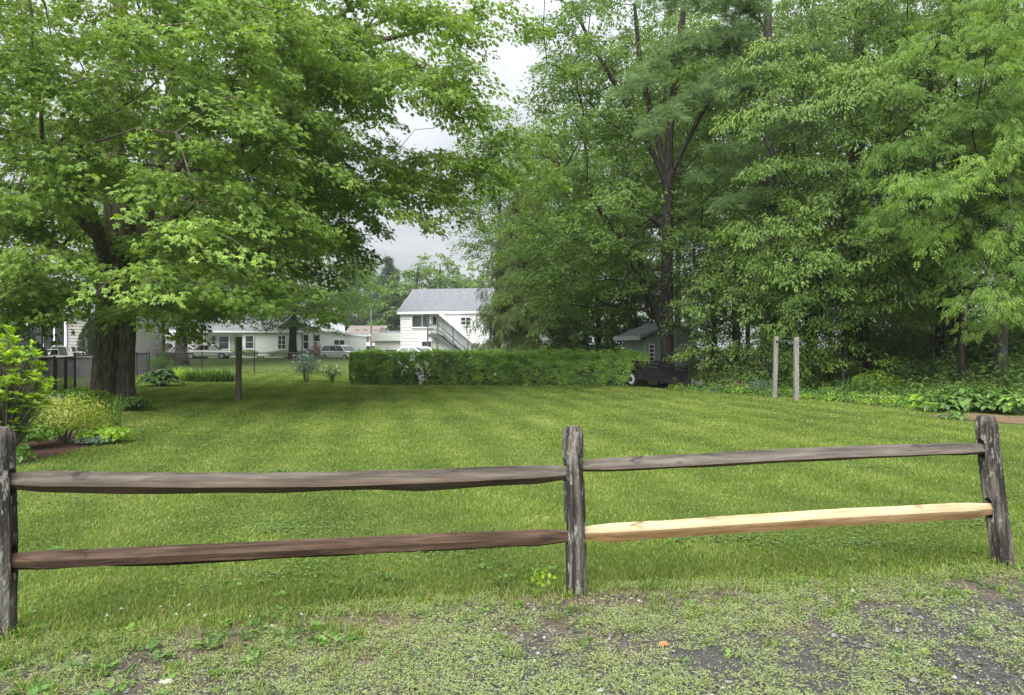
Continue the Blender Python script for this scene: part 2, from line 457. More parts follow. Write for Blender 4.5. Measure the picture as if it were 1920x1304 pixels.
L_PINE = leaf_mat('pine_needle', [lin(.05, .085, .034), lin(.075, .12, .048), lin(.10, .155, .06), lin(.14, .2, .085)], .3, .55, .3, gain=2.2)
L_SPRUCE = leaf_mat('spruce_needle', [lin(.035, .06, .04), lin(.05, .08, .05), lin(.07, .105, .065)], .15, .6, .3, gain=1.4)
L_WOOD = leaf_mat('woodland_leaf', [lin(.045, .09, .02), lin(.075, .14, .03), lin(.12, .21, .045), lin(.19, .29, .07)], .45, .5, .35, gain=1.08)
L_HEDGE = leaf_mat('hedge_leaf', [lin(.04, .075, .018), lin(.07, .125, .026), lin(.11, .185, .035), lin(.18, .26, .05)], .4, .42, .35, gain=2.2)
L_YEL = leaf_mat('yellow_green_leaf', [lin(.12, .17, .025), lin(.2, .26, .035), lin(.3, .36, .05), lin(.42, .45, .1)], .35, .4, .45)
L_RHODO = leaf_mat('light_green_leaf', [lin(.09, .17, .02), lin(.16, .27, .03), lin(.25, .38, .045), lin(.33, .46, .07)], .45, .4, .35, gain=1.3)
L_PLANT = leaf_mat('garden_leaf', [lin(.045, .10, .02), lin(.08, .17, .03), lin(.13, .25, .04), lin(.2, .33, .06)], .35, .45, .4)
L_ARBOR = leaf_mat('arborvitae_frond', [lin(.02, .035, .014), lin(.035, .055, .02), lin(.055, .08, .028)], .15, .6, .3)
L_BLUE = leaf_mat('bluish_leaf', [lin(.07, .12, .08), lin(.12, .19, .13), lin(.18, .26, .19)], .3, .5, .3)
L_DEAD = leaf_mat('dead_leaf', [lin(.06, .035, .02), lin(.12, .07, .04), lin(.2, .12, .07)], .1, .8, .2)
L_WHITE = leaf_mat('white_petal', [lin(.6, .6, .55), lin(.75, .75, .7), lin(.8, .8, .78)], .2, .7, .2)
TWIG = plain('twig_grey', lin(.16, .14, .12), .9)
STEM_G = plain('green_stem', lin(.12, .17, .05), .7)

# ================================================================== ground
def grid_lines(spec):
    out = [spec[0][0]]
    for a, b, s in spec:
        k = max(1, int(round((b - a) / s))); out += [a + (b - a) * i / k for i in range(1, k + 1)]
    return np.array(out)
gx = grid_lines([(-600, -100, 50), (-100, -30, 5), (-30, 30, 1.5), (30, 100, 5), (100, 600, 50)])
gy = grid_lines([(-60, -5, 5), (-5, 32, 1), (32, 90, 2.5), (90, 200, 10), (200, 900, 70)])
X, Y = np.meshgrid(gx, gy); Z = gz(X, Y)
V = np.stack([X, Y, Z], 2).reshape(-1, 3); nx = len(gx)
ii = (np.arange(len(gy) - 1)[:, None] * nx + np.arange(nx - 1)[None]).ravel()
me = np_mesh('lawn', V, np.stack([ii, ii + 1, ii + nx + 1, ii + nx], 1), smooth=True)
m, nt, b = base_mat('lawn_turf')
v = coords(nt)
n1 = noise(nt, v, .35, 4, .6, .4); n2 = noise(nt, v, 2.2, 6, .65); n3 = noise(nt, v, 60, 4, .7)
c = ramp(nt, [(.3, lin(.10, .16, .036)), (.5, lin(.125, .19, .042)), (.7, lin(.165, .215, .05))], n1)
c2 = ramp(nt, [(.3, lin(.10, .165, .034)), (.52, lin(.135, .2, .042)), (.72, lin(.19, .215, .062))], n2)
c = mixc(nt, .55, c, c2)
# mown stripes running away from the fence
sp = N(nt, 'ShaderNodeSeparateXYZ'); nt.links.new(v, sp.inputs[0])
u = math_n(nt, 'ADD', sp.outputs['X'], math_n(nt, 'MULTIPLY', sp.outputs['Y'], .22))
u = math_n(nt, 'ADD', u, math_n(nt, 'MULTIPLY', noise(nt, v, .5, 2), .35))
st = math_n(nt, 'SINE', math_n(nt, 'MULTIPLY', u, 5.6))
st = math_n(nt, 'MULTIPLY', math_n(nt, 'ADD', st, 1.0), .5)
c = mixc(nt, math_n(nt, 'MULTIPLY', st, .06), c, lin(.27, .34, .07))
c = mixc(nt, .45, c, mixc(nt, n3, lin(.075, .115, .028), lin(.19, .235, .065)))
c = mixc(nt, 1.0, c, c); dk = N(nt, 'ShaderNodeVectorMath', operation='SCALE'); dk.inputs['Scale'].default_value = .68; nt.links.new(c, dk.inputs[0]); c = dk.outputs[0]
nt.links.new(c, b.inputs['Base Color']); b.inputs['Roughness'].default_value = .95; b.inputs['Specular IOR Level'].default_value = .1
bump(nt, b, n3, .8, .04)
LAWN = m
lawn = link('lawn', me, None, LAWN); tag(lawn, 'mown green lawn running back from the rail fence', 'lawn', kind='structure')

def sheet(name, outline, z, mat, label, cat, jag=.0, seed=0, sub=6):
    """irregular flat sheet from an outline, edges roughened; follows the ground"""
    r = np.random.default_rng(seed); P = []
    n = len(outline)
    for i in range(n):
        a = np.array(outline[i], float); bb = np.array(outline[(i + 1) % n], float)
        for k in range(sub):
            q = a + (bb - a) * k / sub
            P.append(q + r.normal(0, jag, 2))
    P = np.array(P); from mathutils.geometry import tessellate_polygon
    Vv = [(p[0], p[1], z + float(gz(p[0], p[1]))) for p in P]
    Fv = [tuple(t) for t in tessellate_polygon([[Vector((p[0], p[1], 0)) for p in P]])]
    me = bpy.data.meshes.new(name); me.from_pydata(Vv, [], Fv); me.update()
    o = link(name, me, None, mat)
    return tag(o, label, cat, kind='structure')

# gravel edge: where the drive meets the lawn
EDGE = np.array([(-9, 2.4), (-5, 2.75), (-2.6, 3.3), (-1.7, 3.55), (-.9, 3.85), (0, 4.02), (.5, 4.18), (1.2, 4.2), (2, 4.25), (3.3, 4.5), (5, 4.8), (9, 5.4)])
def edge_y(x): return np.interp(x, EDGE[:, 0], EDGE[:, 1])
m, nt, b = base_mat('gravel_and_soil')
v = coords(nt)
g1 = noise(nt, v, 90, 5, .75); g2 = noise(nt, v, 1.7, 5, .6, .3); g3 = noise(nt, v, 14, 6, .7)
grav = ramp(nt, [(.3, lin(.022, .021, .020)), (.5, lin(.055, .052, .048)), (.66, lin(.14, .134, .125)), (.78, lin(.34, .33, .31))], g1)
soil = ramp(nt, [(.3, lin(.06, .045, .032)), (.55, lin(.12, .095, .068)), (.75, lin(.21, .18, .13))], g3)
sp = N(nt, 'ShaderNodeSeparateXYZ'); nt.links.new(v, sp.inputs[0])
far = math_n(nt, 'SUBTRACT', math_n(nt, 'ADD', sp.outputs['Y'], math_n(nt, 'MULTIPLY', sp.outputs['X'], -.28)), 3.35)
fac = ramp(nt, [(.38, lin(0, 0, 0)), (.6, lin(1, 1, 1))], math_n(nt, 'ADD', math_n(nt, 'MULTIPLY', far, .42), g2))
nt.links.new(mixc(nt, fac, grav, soil), b.inputs['Base Color'])
b.inputs['Roughness'].default_value = .9; b.inputs['Specular IOR Level'].default_value = .25; bump(nt, b, g1, .9, .012)
GRAVEL = m
ol = [(x, y + .1) for x, y in EDGE] + [(9, -6), (-9, -6)]
sheet('gravel_drive', ol, .004, GRAVEL, 'weedy dark gravel drive in front of the rail fence', 'gravel', .012, 3)
SOIL = noisy('bare_soil', [(.3, lin(.07, .045, .028)), (.52, lin(.15, .10, .06)), (.72, lin(.26, .18, .11))], 9, .95, .6, .03, spec=.1)
LITTER = noisy('leaf_mould', [(.3, lin(.045, .03, .02)), (.5, lin(.09, .06, .042)), (.7, lin(.17, .11, .075))], 14, .95, .9, .04, spec=.1)
MULCH = noisy('dark_mulch', [(.3, lin(.03, .018, .014)), (.5, lin(.075, .042, .032)), (.72, lin(.15, .085, .06))], 28, .95, .9, .04, spec=.1)
# woodland floor on the right
sheet('woodland_floor', [(5.2, 25.2), (6.3, 23.6), (7.5, 22.2), (8.6, 19.8), (9.4, 17.4), (10.3, 16.2), (12.5, 14.8), (16, 13.4), (60, 12), (80, 60), (4, 60), (4, 29)], .005, LITTER,
      'leaf littered woodland floor under the trees', 'woodland floor', .12, 5)
sheet('bare_earth', [(9.0, 14.6), (9.9, 15.7), (11.5, 14.5), (13.2, 13.6), (12.6, 12.3), (10.6, 12.6)], .009, SOIL, 'bare brown earth at the edge of the woodland', 'earth', .08, 6)
sheet('bare_earth', [(2.2, 23.9), (3.5, 23.2), (4.9, 23.4), (4.3, 24.4), (3.0, 24.9)], .006, plain('dry_turf', lin(.25, .2, .07), .95, spec=.1, vary=.4, scale=5),
      'worn brown patch of lawn before the trailer', 'worn turf', .12, 7)
sheet('mulch_bed', [(-9, 8.0), (-6.7, 8.0), (-6.35, 8.6), (-6.25, 9.4), (-6.3, 10.2), (-6.5, 10.9), (-7, 11.6), (-9, 12.6), (-14, 14), (-14, 8)], .006, MULCH, 'dark mulch bed under the garden shrubs', 'mulch bed', .06, 8)
ASPH = noisy('asphalt', [(.35, lin(.14, .14, .145)), (.65, lin(.22, .22, .225))], 3, .9, .2, spec=.2)
sheet('parking_lot', [(-26, 72.8), (-14, 72.5), (-2, 60), (10, 58), (40, 90), (-40, 100), (-45, 74)], .02, ASPH, 'grey parking lot between the white houses', 'parking lot', 0, 9, sub=14)
# ================================================================== grass (stuff)
rs = np.random.default_rng(11)
def lawn_grass():
    N0 = 980000
    # distance-weighted scatter: denser close to the fence
    u = rs.uniform(0, 1, N0); p = .42
    y = (3.0 ** p + u * (46.0 ** p - 3.0 ** p)) ** (1 / p)
    half = np.minimum(y * .80 + 2.0, 30)
    x = rs.uniform(-1, 1, N0) * half
    k = y > edge_y(x) + .02 + rs.normal(0, .10, N0)
    k &= ~((x < -6.25 - .2 * rs.uniform(0, 1, N0)) & (y > 8.0) & (y < 12.5) & (x < -6.3 - .45 * np.maximum(0, y - 10.2)))
    k &= ~((x > 9.0 + rs.normal(0, .15, N0)) & (y > 12.8) & (y < 15.5))
    wy = np.interp(x, [5.2, 6.3, 7.5, 8.6, 9.4, 10.3, 12.5, 16, 60], [25.2, 23.6, 22.2, 19.8, 17.4, 16.2, 14.8, 13.4, 12])
    k &= ~((x > 5.2) & (y > wy + rs.normal(0, .25, N0)))
    k &= rs.uniform(28, 46, N0) > y
    x = x[k]; y = y[k]; n = len(x)
    nz = np.sin(x * 1.7 + 1.3 * np.sin(y * 1.1)) * .5 + np.sin(y * 2.3 + x * .7 + 2 * np.sin(x * .9)) * .5
    nz2 = np.sin(x * 5.1 + 2.1 * np.sin(y * 3.7)) * np.sin(y * 4.3 + 1.7 * np.sin(x * 2.9))
    nz3 = np.sin(x * .63 + 2.2 * np.sin(y * .41 + 1)) * np.sin(y * .52 + 1.9 * np.sin(x * .47))
    stripe = np.sin((x + .22 * y) * 5.6)
    near = np.clip((y - edge_y(x)) / .8, 0, 1)
    h = (.017 + .0007 * y) * rs.uniform(.55, 1.35, n) * (1 + .18 * nz) + .05 * (1 - near) ** 2 * rs.uniform(0, 1, n)
    wd = (.0014 + .00062 * y) * rs.uniform(.7, 1.3, n)
    az = rs.uniform(0, 2 * PI, n); ln = h * rs.uniform(.15, 1.0, n)
    lx = np.cos(az) * ln; ly = np.sin(az) * ln + .08 * h * stripe
    sa = rs.uniform(0, 2 * PI, n); sx = np.cos(sa) * wd; sy = np.sin(sa) * wd * .6
    z0 = np.zeros(n)
    V = np.stack([np.stack([x - sx, y - sy, z0], 1), np.stack([x + sx, y + sy, z0], 1),
                  np.stack([x + lx * .45 + sx * .7, y + ly * .45 + sy * .7, h * .62], 1), np.stack([x + lx * .45 - sx * .7, y + ly * .45 - sy * .7, h * .62], 1),
                  np.stack([x + lx, y + ly, h], 1)], 1).reshape(-1, 3)
    o = np.arange(n)[:, None] * 5
    Q = o + np.array([[0, 1, 2, 3]]); T = o + np.array([[3, 2, 4]])
    dry = (rs.uniform(0, 1, n) < .04 + .22 * (1 - near) + .10 * np.clip(nz2, 0, 1) + .10 * np.clip(nz3 - .5, 0, 1))
    t = np.clip(.42 + .15 * nz + .14 * nz2 + .12 * nz3 + rs.normal(0, .10, n) + .085 * stripe, 0, .8)
    t = np.where(dry, rs.uniform(.84, 1, n), t)
    return np_mesh('grass', V, [Q, T], np.repeat(t, 5))
L_GRASS = leaf_mat('grass_blade', [lin(.074, .122, .022), lin(.114, .18, .030), lin(.158, .232, .040), lin(.22, .285, .058), lin(.31, .29, .13)], .35, .6, .25)
tag(link('grass', lawn_grass(), None, L_GRASS), 'short mown grass blades of the lawn behind the fence', 'grass', kind='stuff')

def mask_noise(x, y, s, seed):
    return np.array([mnoise.fractal((a * s + seed, b * s, seed * .37), 1.0, 2.0, 4) for a, b in zip(x, y)])
def scatter_front(n, x0=-4.5, x1=5.5, y0=1.9, y1=4.8):
    x = rs.uniform(x0, x1, n); y = rs.uniform(y0, y1, n)
    k = np.abs(x) < y * .8 + 1.2
    return x[k], y[k]

# pebbles of the drive
def pebbles():
    x, y = scatter_front(85000, y1=4.5)
    k = (y < edge_y(x) - .05); x = x[k]; y = y[k]
    mn = mask_noise(x, y, .9, 7.3); k = mn > -.5 + .9 * np.clip(y - edge_y(x) + .45, 0, 1); x = x[k]; y = y[k]; n = len(x)
    s = rs.lognormal(-5.3, .5, n)
    base = np.array([(1, 0, 0), (0, 1, 0), (-1, 0, 0), (0, -1, 0), (.1, .1, .75), (0, 0, -.5)], np.float32)
    J = base[None] * rs.uniform(.6, 1.3, (n, 6, 1)) * s[:, None, None]
    a = rs.uniform(0, 2 * PI, n); ca, sa = np.cos(a)[:, None], np.sin(a)[:, None]
    V = np.stack([J[..., 0] * ca - J[..., 1] * sa + x[:, None], J[..., 0] * sa + J[..., 1] * ca + y[:, None], J[..., 2] + .004 + s[:, None] * .3], 2).reshape(-1, 3)
    f = np.array([(0, 1, 4), (1, 2, 4), (2, 3, 4), (3, 0, 4)])
    Fc = (f[None] + (np.arange(n) * 6)[:, None, None]).reshape(-1, 3)
    t = np.where(rs.uniform(0, 1, n) < .10, rs.uniform(.7, 1, n), rs.beta(1.3, 2.6, n) * .85)
    return np_mesh('gravel', V, Fc, np.repeat(t, 6))
PEB = leaf_mat('gravel_stone', [lin(.024, .023, .022), lin(.06, .057, .053), lin(.12, .115, .108), lin(.2, .195, .185), lin(.36, .355, .34)], 0, .85, .3)
tag(link('gravel', pebbles(), None, PEB), 'loose dark gravel stones with a few pale chips', 'gravel stones', kind='stuff')

# prostrate weeds over the gravel
def weeds():
    x, y = scatter_front(52000, y1=4.7)
    ey = edge_y(x); mn = mask_noise(x, y, 1.15, 2.1); mn2 = mask_noise(x, y, 4.0, 9.7)
    den = 1 / (1 + np.exp(-(mn * 3.2 + mn2 * 3.6 + .6 - .9 * np.clip((2.75 - y) / .5, 0, 1)) * 1.6)); k = (y < ey + .12) & (rs.uniform(0, 1, len(x)) < den * .8 + .03)
    bare = ((x - .62) / .75) ** 2 + ((y - 4.05) / .16) ** 2 < 1
    bare |= ((x + 1.05) / .7) ** 2 + ((y - 3.72) / .10) ** 2 < 1
    k &= ~(bare & (rs.uniform(0, 1, len(x)) < .85))
    x = x[k]; y = y[k]; mn = mn[k]; n = len(x)
    per = 17; idx = np.repeat(np.arange(n), per); m = len(idx)
    rad = np.repeat(rs.uniform(.02, .075, n), per); ray = rs.integers(0, 5, m) * 2 * PI / 5 + np.repeat(rs.uniform(0, 6.28, n), per)
    tt = rs.uniform(.1, 1, m)
    P = np.stack([x[idx] + np.cos(ray) * rad * tt + rs.normal(0, .004, m), y[idx] + np.sin(ray) * rad * tt + rs.normal(0, .004, m), .006 + np.repeat(rs.uniform(.002, .03, n), per) * rs.uniform(.3, 1, m)], 1)
    sd = ray + rs.choice([-1, 1], m) * rs.uniform(.4, 1.3, m)
    D = np.stack([np.cos(sd), np.sin(sd), rs.uniform(-.1, .75, m)], 1)
    Nn = np.stack([rs.normal(0, .45, m), rs.normal(-.1, .45, m), np.ones(m)], 1)
    S = rs.uniform(.009, .021, m)
    t = np.clip(np.repeat(rs.uniform(0, 1, n), per) * .65 + rs.uniform(0, .35, m), 0, 1)
    g1 = leaf_geo(P, D, Nn, S, T_LANCE, t)
    return np_mesh('weeds', *g1)
L_WEED = leaf_mat('weed_leaf', [lin(.12, .16, .055), lin(.21, .26, .11), lin(.31, .35, .19), lin(.26, .335, .085), lin(.36, .42, .15)], .3, .6, .3)
tag(link('weeds', weeds(), None, L_WEED), 'pale creeping weeds spreading over the gravel', 'weeds', kind='stuff')

# broad weeds and clover along the lawn edge
def edge_weeds():
    x, y = scatter_front(1900, y0=2.2, y1=5.4); ey = edge_y(x)
    wgt = np.exp(-((y - ey + .1) / .45) ** 2) + .6 * (x < -1.0) * (y < ey + .1) + .12
    k = rs.uniform(0, 1, len(x)) < wgt * .75; x = x[k]; y = y[k]; n = len(x)
    gs = []
    for i in range(n):
        kind = rs.integers(0, 3); per = [9, 7, 14][kind]; s0 = rs.uniform(.018, .045) * (1.2 if x[i] < -.8 else .9)
        a = rs.uniform(0, 6.28, per); r0 = rs.uniform(.2, 1, per) * s0 * [1.1, .5, 1.3][kind]
        P = np.stack([x[i] + np.cos(a) * r0, y[i] + np.sin(a) * r0, .008 + rs.uniform(.1, .9, per) * s0 * [.7, .5, 1.2][kind]], 1)
        D = np.stack([np.cos(a), np.sin(a), rs.uniform(.0, .8, per)], 1); Nn = np.array([0, 0, 1.]) + rs.normal(0, .4, (per, 3))
        gs.append(leaf_geo(P, D, Nn, np.full(per, s0) * rs.uniform(.6, 1.1, per), [T_WIDE, T_OVAL, T_LANCE][kind], np.full(per, rs.uniform(0, 1)) * .7 + rs.uniform(0, .3, per)))
    return np_mesh('broad_weeds', *merge_geo(gs))
tag(link('broad_weeds', edge_weeds(), None, L_PLANT), 'small broad leaved weeds along the ragged lawn edge', 'weeds', kind='stuff')
# long straggling grass on the gravel and dry thatch by the posts
def straggle(n, cx, cy, rx, ry, hl, tl, flat=1.0):
    a = rs.uniform(0, 6.28, n); r = np.sqrt(rs.uniform(0, 1, n)); x = cx + np.cos(a) * r * rx; y = cy + np.sin(a) * r * ry
    h = rs.uniform(.5, 1.2, n) * hl; az = rs.uniform(0, 6.28, n); l = h * rs.uniform(.5, 1.6, n) * flat
    w = rs.uniform(.0012, .0028, n); sx = -np.sin(az) * w; sy = np.cos(az) * w; dx = np.cos(az) * l; dy = np.sin(az) * l; z = np.full(n, .004)
    V = np.stack([np.stack([x - sx, y - sy, z], 1), np.stack([x + sx, y + sy, z], 1), np.stack([x + dx * .4 + sx, y + dy * .4 + sy, z + h * .8], 1),
                  np.stack([x + dx * .4 - sx, y + dy * .4 - sy, z + h * .8], 1), np.stack([x + dx, y + dy, z + h * rs.uniform(.3, 1, n)], 1)], 1).reshape(-1, 3)
    o = np.arange(n)[:, None] * 5
    F = np.concatenate([o + np.array([[0, 1, 2]]), o + np.array([[0, 2, 3]]), o + np.array([[3, 2, 4]])])
    return V, F, np.repeat(rs.uniform(tl[0], tl[1], n), 5)
gs = [straggle(700, .55, 4.03, .75, .13, .014, (.86, 1), 2.2), straggle(250, -1.05, 3.74, .7, .1, .02, (.86, 1), 2), straggle(300, 3.45, 4.6, .35, .2, .04, (.8, 1), 1.3)]
for _ in range(120):
    x = rs.uniform(-3.4, 4); y = edge_y(x) + rs.normal(-.12, .28); gs.append(straggle(rs.integers(12, 34), x, y, .05, .04, rs.uniform(.03, .075), (.1, .8), .9))
for _ in range(60):
    x = rs.uniform(-3.2, -.6); y = rs.uniform(2.6, edge_y(x) + .1); gs.append(straggle(rs.integers(12, 34), x, y, .06, .05, rs.uniform(.03, .09), (.2, .95), .9))
for px_ in ((-2.66, 3.54), (.373, 4.15), (3.35, 4.67)): gs.append(straggle(150, px_[0], px_[1] + .02, .16, .12, .07, (.15, .95), .7))
tag(link('long_grass', np_mesh('long_grass', *merge_geo(gs)), None, L_GRASS), 'longer straggling grass tufts and dry thatch along the fence line', 'grass', kind='stuff')
# clover patches in the turf
def clover():
    gs = []
    for cx_, cy_, rx_, ry_, m in [(-1.9, 5.6, .8, .5, 1500), (-.6, 5.0, .5, .25, 600), (1.6, 5.3, 1.1, .22, 1200), (2.6, 5.2, .7, .25, 800), (-1.6, 4.5, .7, .25, 900), (-2.8, 8.2, 1.2, .6, 1600), (.9, 8.8, 1.6, .5, 1600), (4.5, 8.5, 1.4, .6, 1500), (-4.2, 6.6, .9, .6, 1200), (3.9, 5.7, .7, .3, 700)]:
        a = rs.uniform(0, 6.28, m); m = int(m * .3); a = a[:m]; q = np.abs(rs.normal(0, .75, m)); x = cx_ + np.cos(a) * q * rx_; y = cy_ + np.sin(a) * q * ry_
        k = y > edge_y(x) + .05; x, y = x[k], y[k]; n = len(x); idx = np.repeat(np.arange(n), 3); b_ = np.tile(np.arange(3) * 2.094, n) + np.repeat(rs.uniform(0, 6, n), 3)
        P = np.stack([x[idx], y[idx], np.repeat(.010 + .0005 * y + rs.uniform(0, .012, n), 3)], 1)
        gs.append(leaf_geo(P, np.stack([np.cos(b_), np.sin(b_), np.full(3 * n, .15)], 1), np.array([0, 0, 1.]) + rs.normal(0, .2, (3 * n, 3)), np.full(3 * n, .011) + .0009 * np.repeat(y, 3), T_WIDE, np.repeat(rs.uniform(0, 1, n), 3)))
    return np_mesh('clover_leaves', *merge_geo(gs))
L_CLOVER = leaf_mat('clover_leaf', [lin(.08, .14, .04), lin(.12, .19, .055), lin(.165, .245, .08)], .3, .6, .25)
tag(link('clover_leaves', clover(), None, L_CLOVER), 'patches of small clover leaves in the turf', 'clover', kind='stuff')
# white clover heads
gs = []
for px_, py_ in [(228, 1155), (300, 1152), (355, 1148), (200, 1168), (385, 1168), (470, 1170), (565, 1165), (510, 1188), (330, 1166)]:
    x, y = gpt(px_, py_ + 6); a = rs.uniform(0, 6.28, 14); e = rs.uniform(-.2, 1.4, 14)
    D = np.stack([np.cos(a) * np.cos(e), np.sin(a) * np.cos(e), np.sin(e)], 1); P = np.array([x, y, .055]) + D * .003
    gs.append(leaf_geo(P, D, rs.normal(0, 1, (14, 3)), np.full(14, .0075), T_OVAL, rs.uniform(0, 1, 14)))
tag(link('clover_flowers', np_mesh('clover_flowers', *merge_geo(gs)), None, L_WHITE), 'scattered small white clover heads in the grass', 'clover', kind='stuff')

# ================================================================== split rail fence
def wood_post_mat():
    m, nt, b = base_mat('weathered_post')
    v = coords(nt, (9, 9, .9)); g = noise(nt, v, 2.4, 9, .68)
    v2 = coords(nt, (11, 11, 2.4)); li = noise(nt, v2, 4.2, 9, .78, .4)
    v3 = coords(nt, (1, 1, 1)); big = noise(nt, v3, 2.6, 3, .5)
    c = ramp(nt, [(.3, lin(.010, .009, .008)), (.47, lin(.038, .033, .029)), (.59, lin(.118, .107, .093)), (.74, lin(.28, .265, .24))], g)
    lf = ramp(nt, [(.54, lin(0, 0, 0)), (.58, lin(1, 1, 1))], math_n(nt, 'ADD', li, math_n(nt, 'MULTIPLY', math_n(nt, 'SUBTRACT', big, .5), .35)))
    c = mixc(nt, math_n(nt, 'MULTIPLY', lf, .5), c, lin(.42, .42, .39))
    nt.links.new(c, b.inputs['Base Color']); b.inputs['Roughness'].default_value = .95; b.inputs['Specular IOR Level'].default_value = .15
    bump(nt, b, g, 1.0, .014); return m
def rail_mat(name, stops, stops_low=None, zsplit=0.0):
    m, nt, b = base_mat(name)
    v = coords(nt, (.8, 12, 12)); g = noise(nt, v, 2.6, 9, .65, .25)
    kn = noise(nt, coords(nt, (2.2, 7, 7)), 1.6, 4, .5, .8)
    c = ramp(nt, stops, g)
    c = mixc(nt, ramp(nt, [(.64, lin(0, 0, 0)), (.74, lin(.75, .75, .75))], kn), c, tuple(x * .42 for x in stops[0][1][:3]) + (1,))
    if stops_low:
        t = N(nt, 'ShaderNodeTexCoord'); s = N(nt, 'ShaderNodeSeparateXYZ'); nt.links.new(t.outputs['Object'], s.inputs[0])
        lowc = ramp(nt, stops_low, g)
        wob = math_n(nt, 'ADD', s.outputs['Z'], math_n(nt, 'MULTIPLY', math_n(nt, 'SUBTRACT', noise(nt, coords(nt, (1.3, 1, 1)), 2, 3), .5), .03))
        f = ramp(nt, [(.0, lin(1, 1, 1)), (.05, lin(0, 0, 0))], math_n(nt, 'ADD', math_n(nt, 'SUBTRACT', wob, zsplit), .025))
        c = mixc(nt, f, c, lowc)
    nt.links.new(c, b.inputs['Base Color']); b.inputs['Roughness'].default_value = .9; b.inputs['Specular IOR Level'].default_value = .2
    bump(nt, b, g, .8, .008); return m
M_POST = wood_post_mat()
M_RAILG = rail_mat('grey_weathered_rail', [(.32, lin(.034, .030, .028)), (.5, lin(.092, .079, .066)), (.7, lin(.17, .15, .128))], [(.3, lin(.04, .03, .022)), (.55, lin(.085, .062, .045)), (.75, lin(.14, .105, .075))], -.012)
M_RAILB = rail_mat('brown_stained_rail', [(.32, lin(.022, .015, .012)), (.5, lin(.068, .043, .029)), (.7, lin(.13, .088, .062))])
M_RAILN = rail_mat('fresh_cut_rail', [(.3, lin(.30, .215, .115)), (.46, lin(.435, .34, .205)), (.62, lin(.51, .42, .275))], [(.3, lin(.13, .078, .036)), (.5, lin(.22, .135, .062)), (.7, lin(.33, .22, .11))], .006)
POSTS = [dict(b=(-2.655, 3.54), h=1.085, lean=(0.0, 0), tw=.25, w=.062), dict(b=(.385, 4.15), h=1.02, lean=(-.012, .0), tw=-.5, w=.0575), dict(b=(3.362, 4.67), h=1.03, lean=(-.108, .02), tw=.42, w=.061)]
fence = thing('split_rail_fence', 'weathered split rail fence with three posts across the foreground, one rail fresh cut', 'fence', (.385, 4.15, 0))
FO = Vector((.385, 4.15, 0))
ZU = [(.806,), (.741, .767), (.806,)]
def apply_bool(o, cutters):
    for c in cutters:
        md = o.modifiers.new('b', 'BOOLEAN'); md.operation = 'DIFFERENCE'; md.object = c; md.solver = 'EXACT'
    dg = bpy.context.evaluated_depsgraph_get(); dg.update()
    me = bpy.data.meshes.new_from_object(o.evaluated_get(dg)); o.modifiers.clear(); o.data = me
    for c in cutters: bpy.data.objects.remove(c)
def make_post(i):
    p = POSTS[i]; r = np.random.default_rng(40 + i); n = 44; m = 64
    th = np.linspace(0, 2 * PI, n, endpoint=False)
    # split post: a rounded four-sided section
    sec = 1 / (np.abs(np.cos(th)) ** 4.6 + np.abs(np.sin(th) * 1.12) ** 4.6) ** (1 / 4.6)
    groove = sum(np.cos(th * k + r.uniform(0, 6.28)) * .016 for k in (3, 5, 8, 11)) - sum(.16 * np.exp(-((((th - c0 + PI) % (2 * PI)) - PI) / .06) ** 2) for c0 in r.uniform(0, 2 * PI, 7))
    V = []
    for k in range(m):
        t = k / (m - 1); z = -.12 + (p['h'] + .12) * t
        rr = p['w'] * sec * (1 + groove + .012 * np.sin(th * 6 + z * 9) + r.normal(0, .012, n))
        top = max(0, (t - .955) / .045); rr = rr * (1 - .30 * top ** 1.3)
        if i == 1: rr = rr * (1 - .28 * max(0, (t - .92) / .08) * (np.cos(th - 2.4) > .2))
        off = np.array([p['lean'][0], p['lean'][1]]) * (z / p['h'])
        wob = .006 * math.sin(z * 4 + i)
        V.append(np.stack([np.cos(th + p['tw']) * rr + off[0] + wob, np.sin(th + p['tw']) * rr + off[1], np.full(n, z)], 1))
    V = np.concatenate(V + [np.array([[p['lean'][0], p['lean'][1], p['h'] + .006]])]); k = np.arange(n)
    Q = np.concatenate([np.stack([j * n + k, j * n + (k + 1) % n, (j + 1) * n + (k + 1) % n, (j + 1) * n + k], 1) for j in range(m - 1)])
    T = np.stack([(m - 1) * n + k, (m - 1) * n + (k + 1) % n, np.full(n, m * n)], 1)
    Bt = np.arange(n - 1, -1, -1)[None]
    me = np_mesh('post', V, [Q, T, Bt])
    o = link('post', me, fence, M_POST); o.location = (p['b'][0] - FO.x, p['b'][1] - FO.y, 0)
    d = Vector((POSTS[min(i + 1, 2)]['b'][0] - POSTS[max(i - 1, 0)]['b'][0], POSTS[min(i + 1, 2)]['b'][1] - POSTS[max(i - 1, 0)]['b'][1], 0)).normalized()
    cs = []
    for z in ((.80, .40) if i != 1 else (.765, .375)):
        mb = MB(); prof = []
        for a in range(16):
            an = 2 * PI * a / 16; prof.append((.026 * math.cos(an), z + math.copysign(.045, math.sin(an) + 1e-9) + .03 * math.sin(an)))
        mb.prism(prof, -.3, .3); c = mb.build('cutter', None if False else M_POST)
        c.rotation_euler = (0, 0, math.atan2(d.y, d.x) - PI / 2)
        c.location = (p['b'][0] + p['lean'][0] * z / p['h'], p['b'][1] + p['lean'][1] * z / p['h'], 0); cs.append(c)
    apply_bool(o, cs)
    if i == 1: o['label'] = 'mottled grey middle post with a lichen streaked face'
    if i == 2: o['label'] = 'dark leaning post with white lichen on its top'
    return o
for i in range(3): make_post(i)
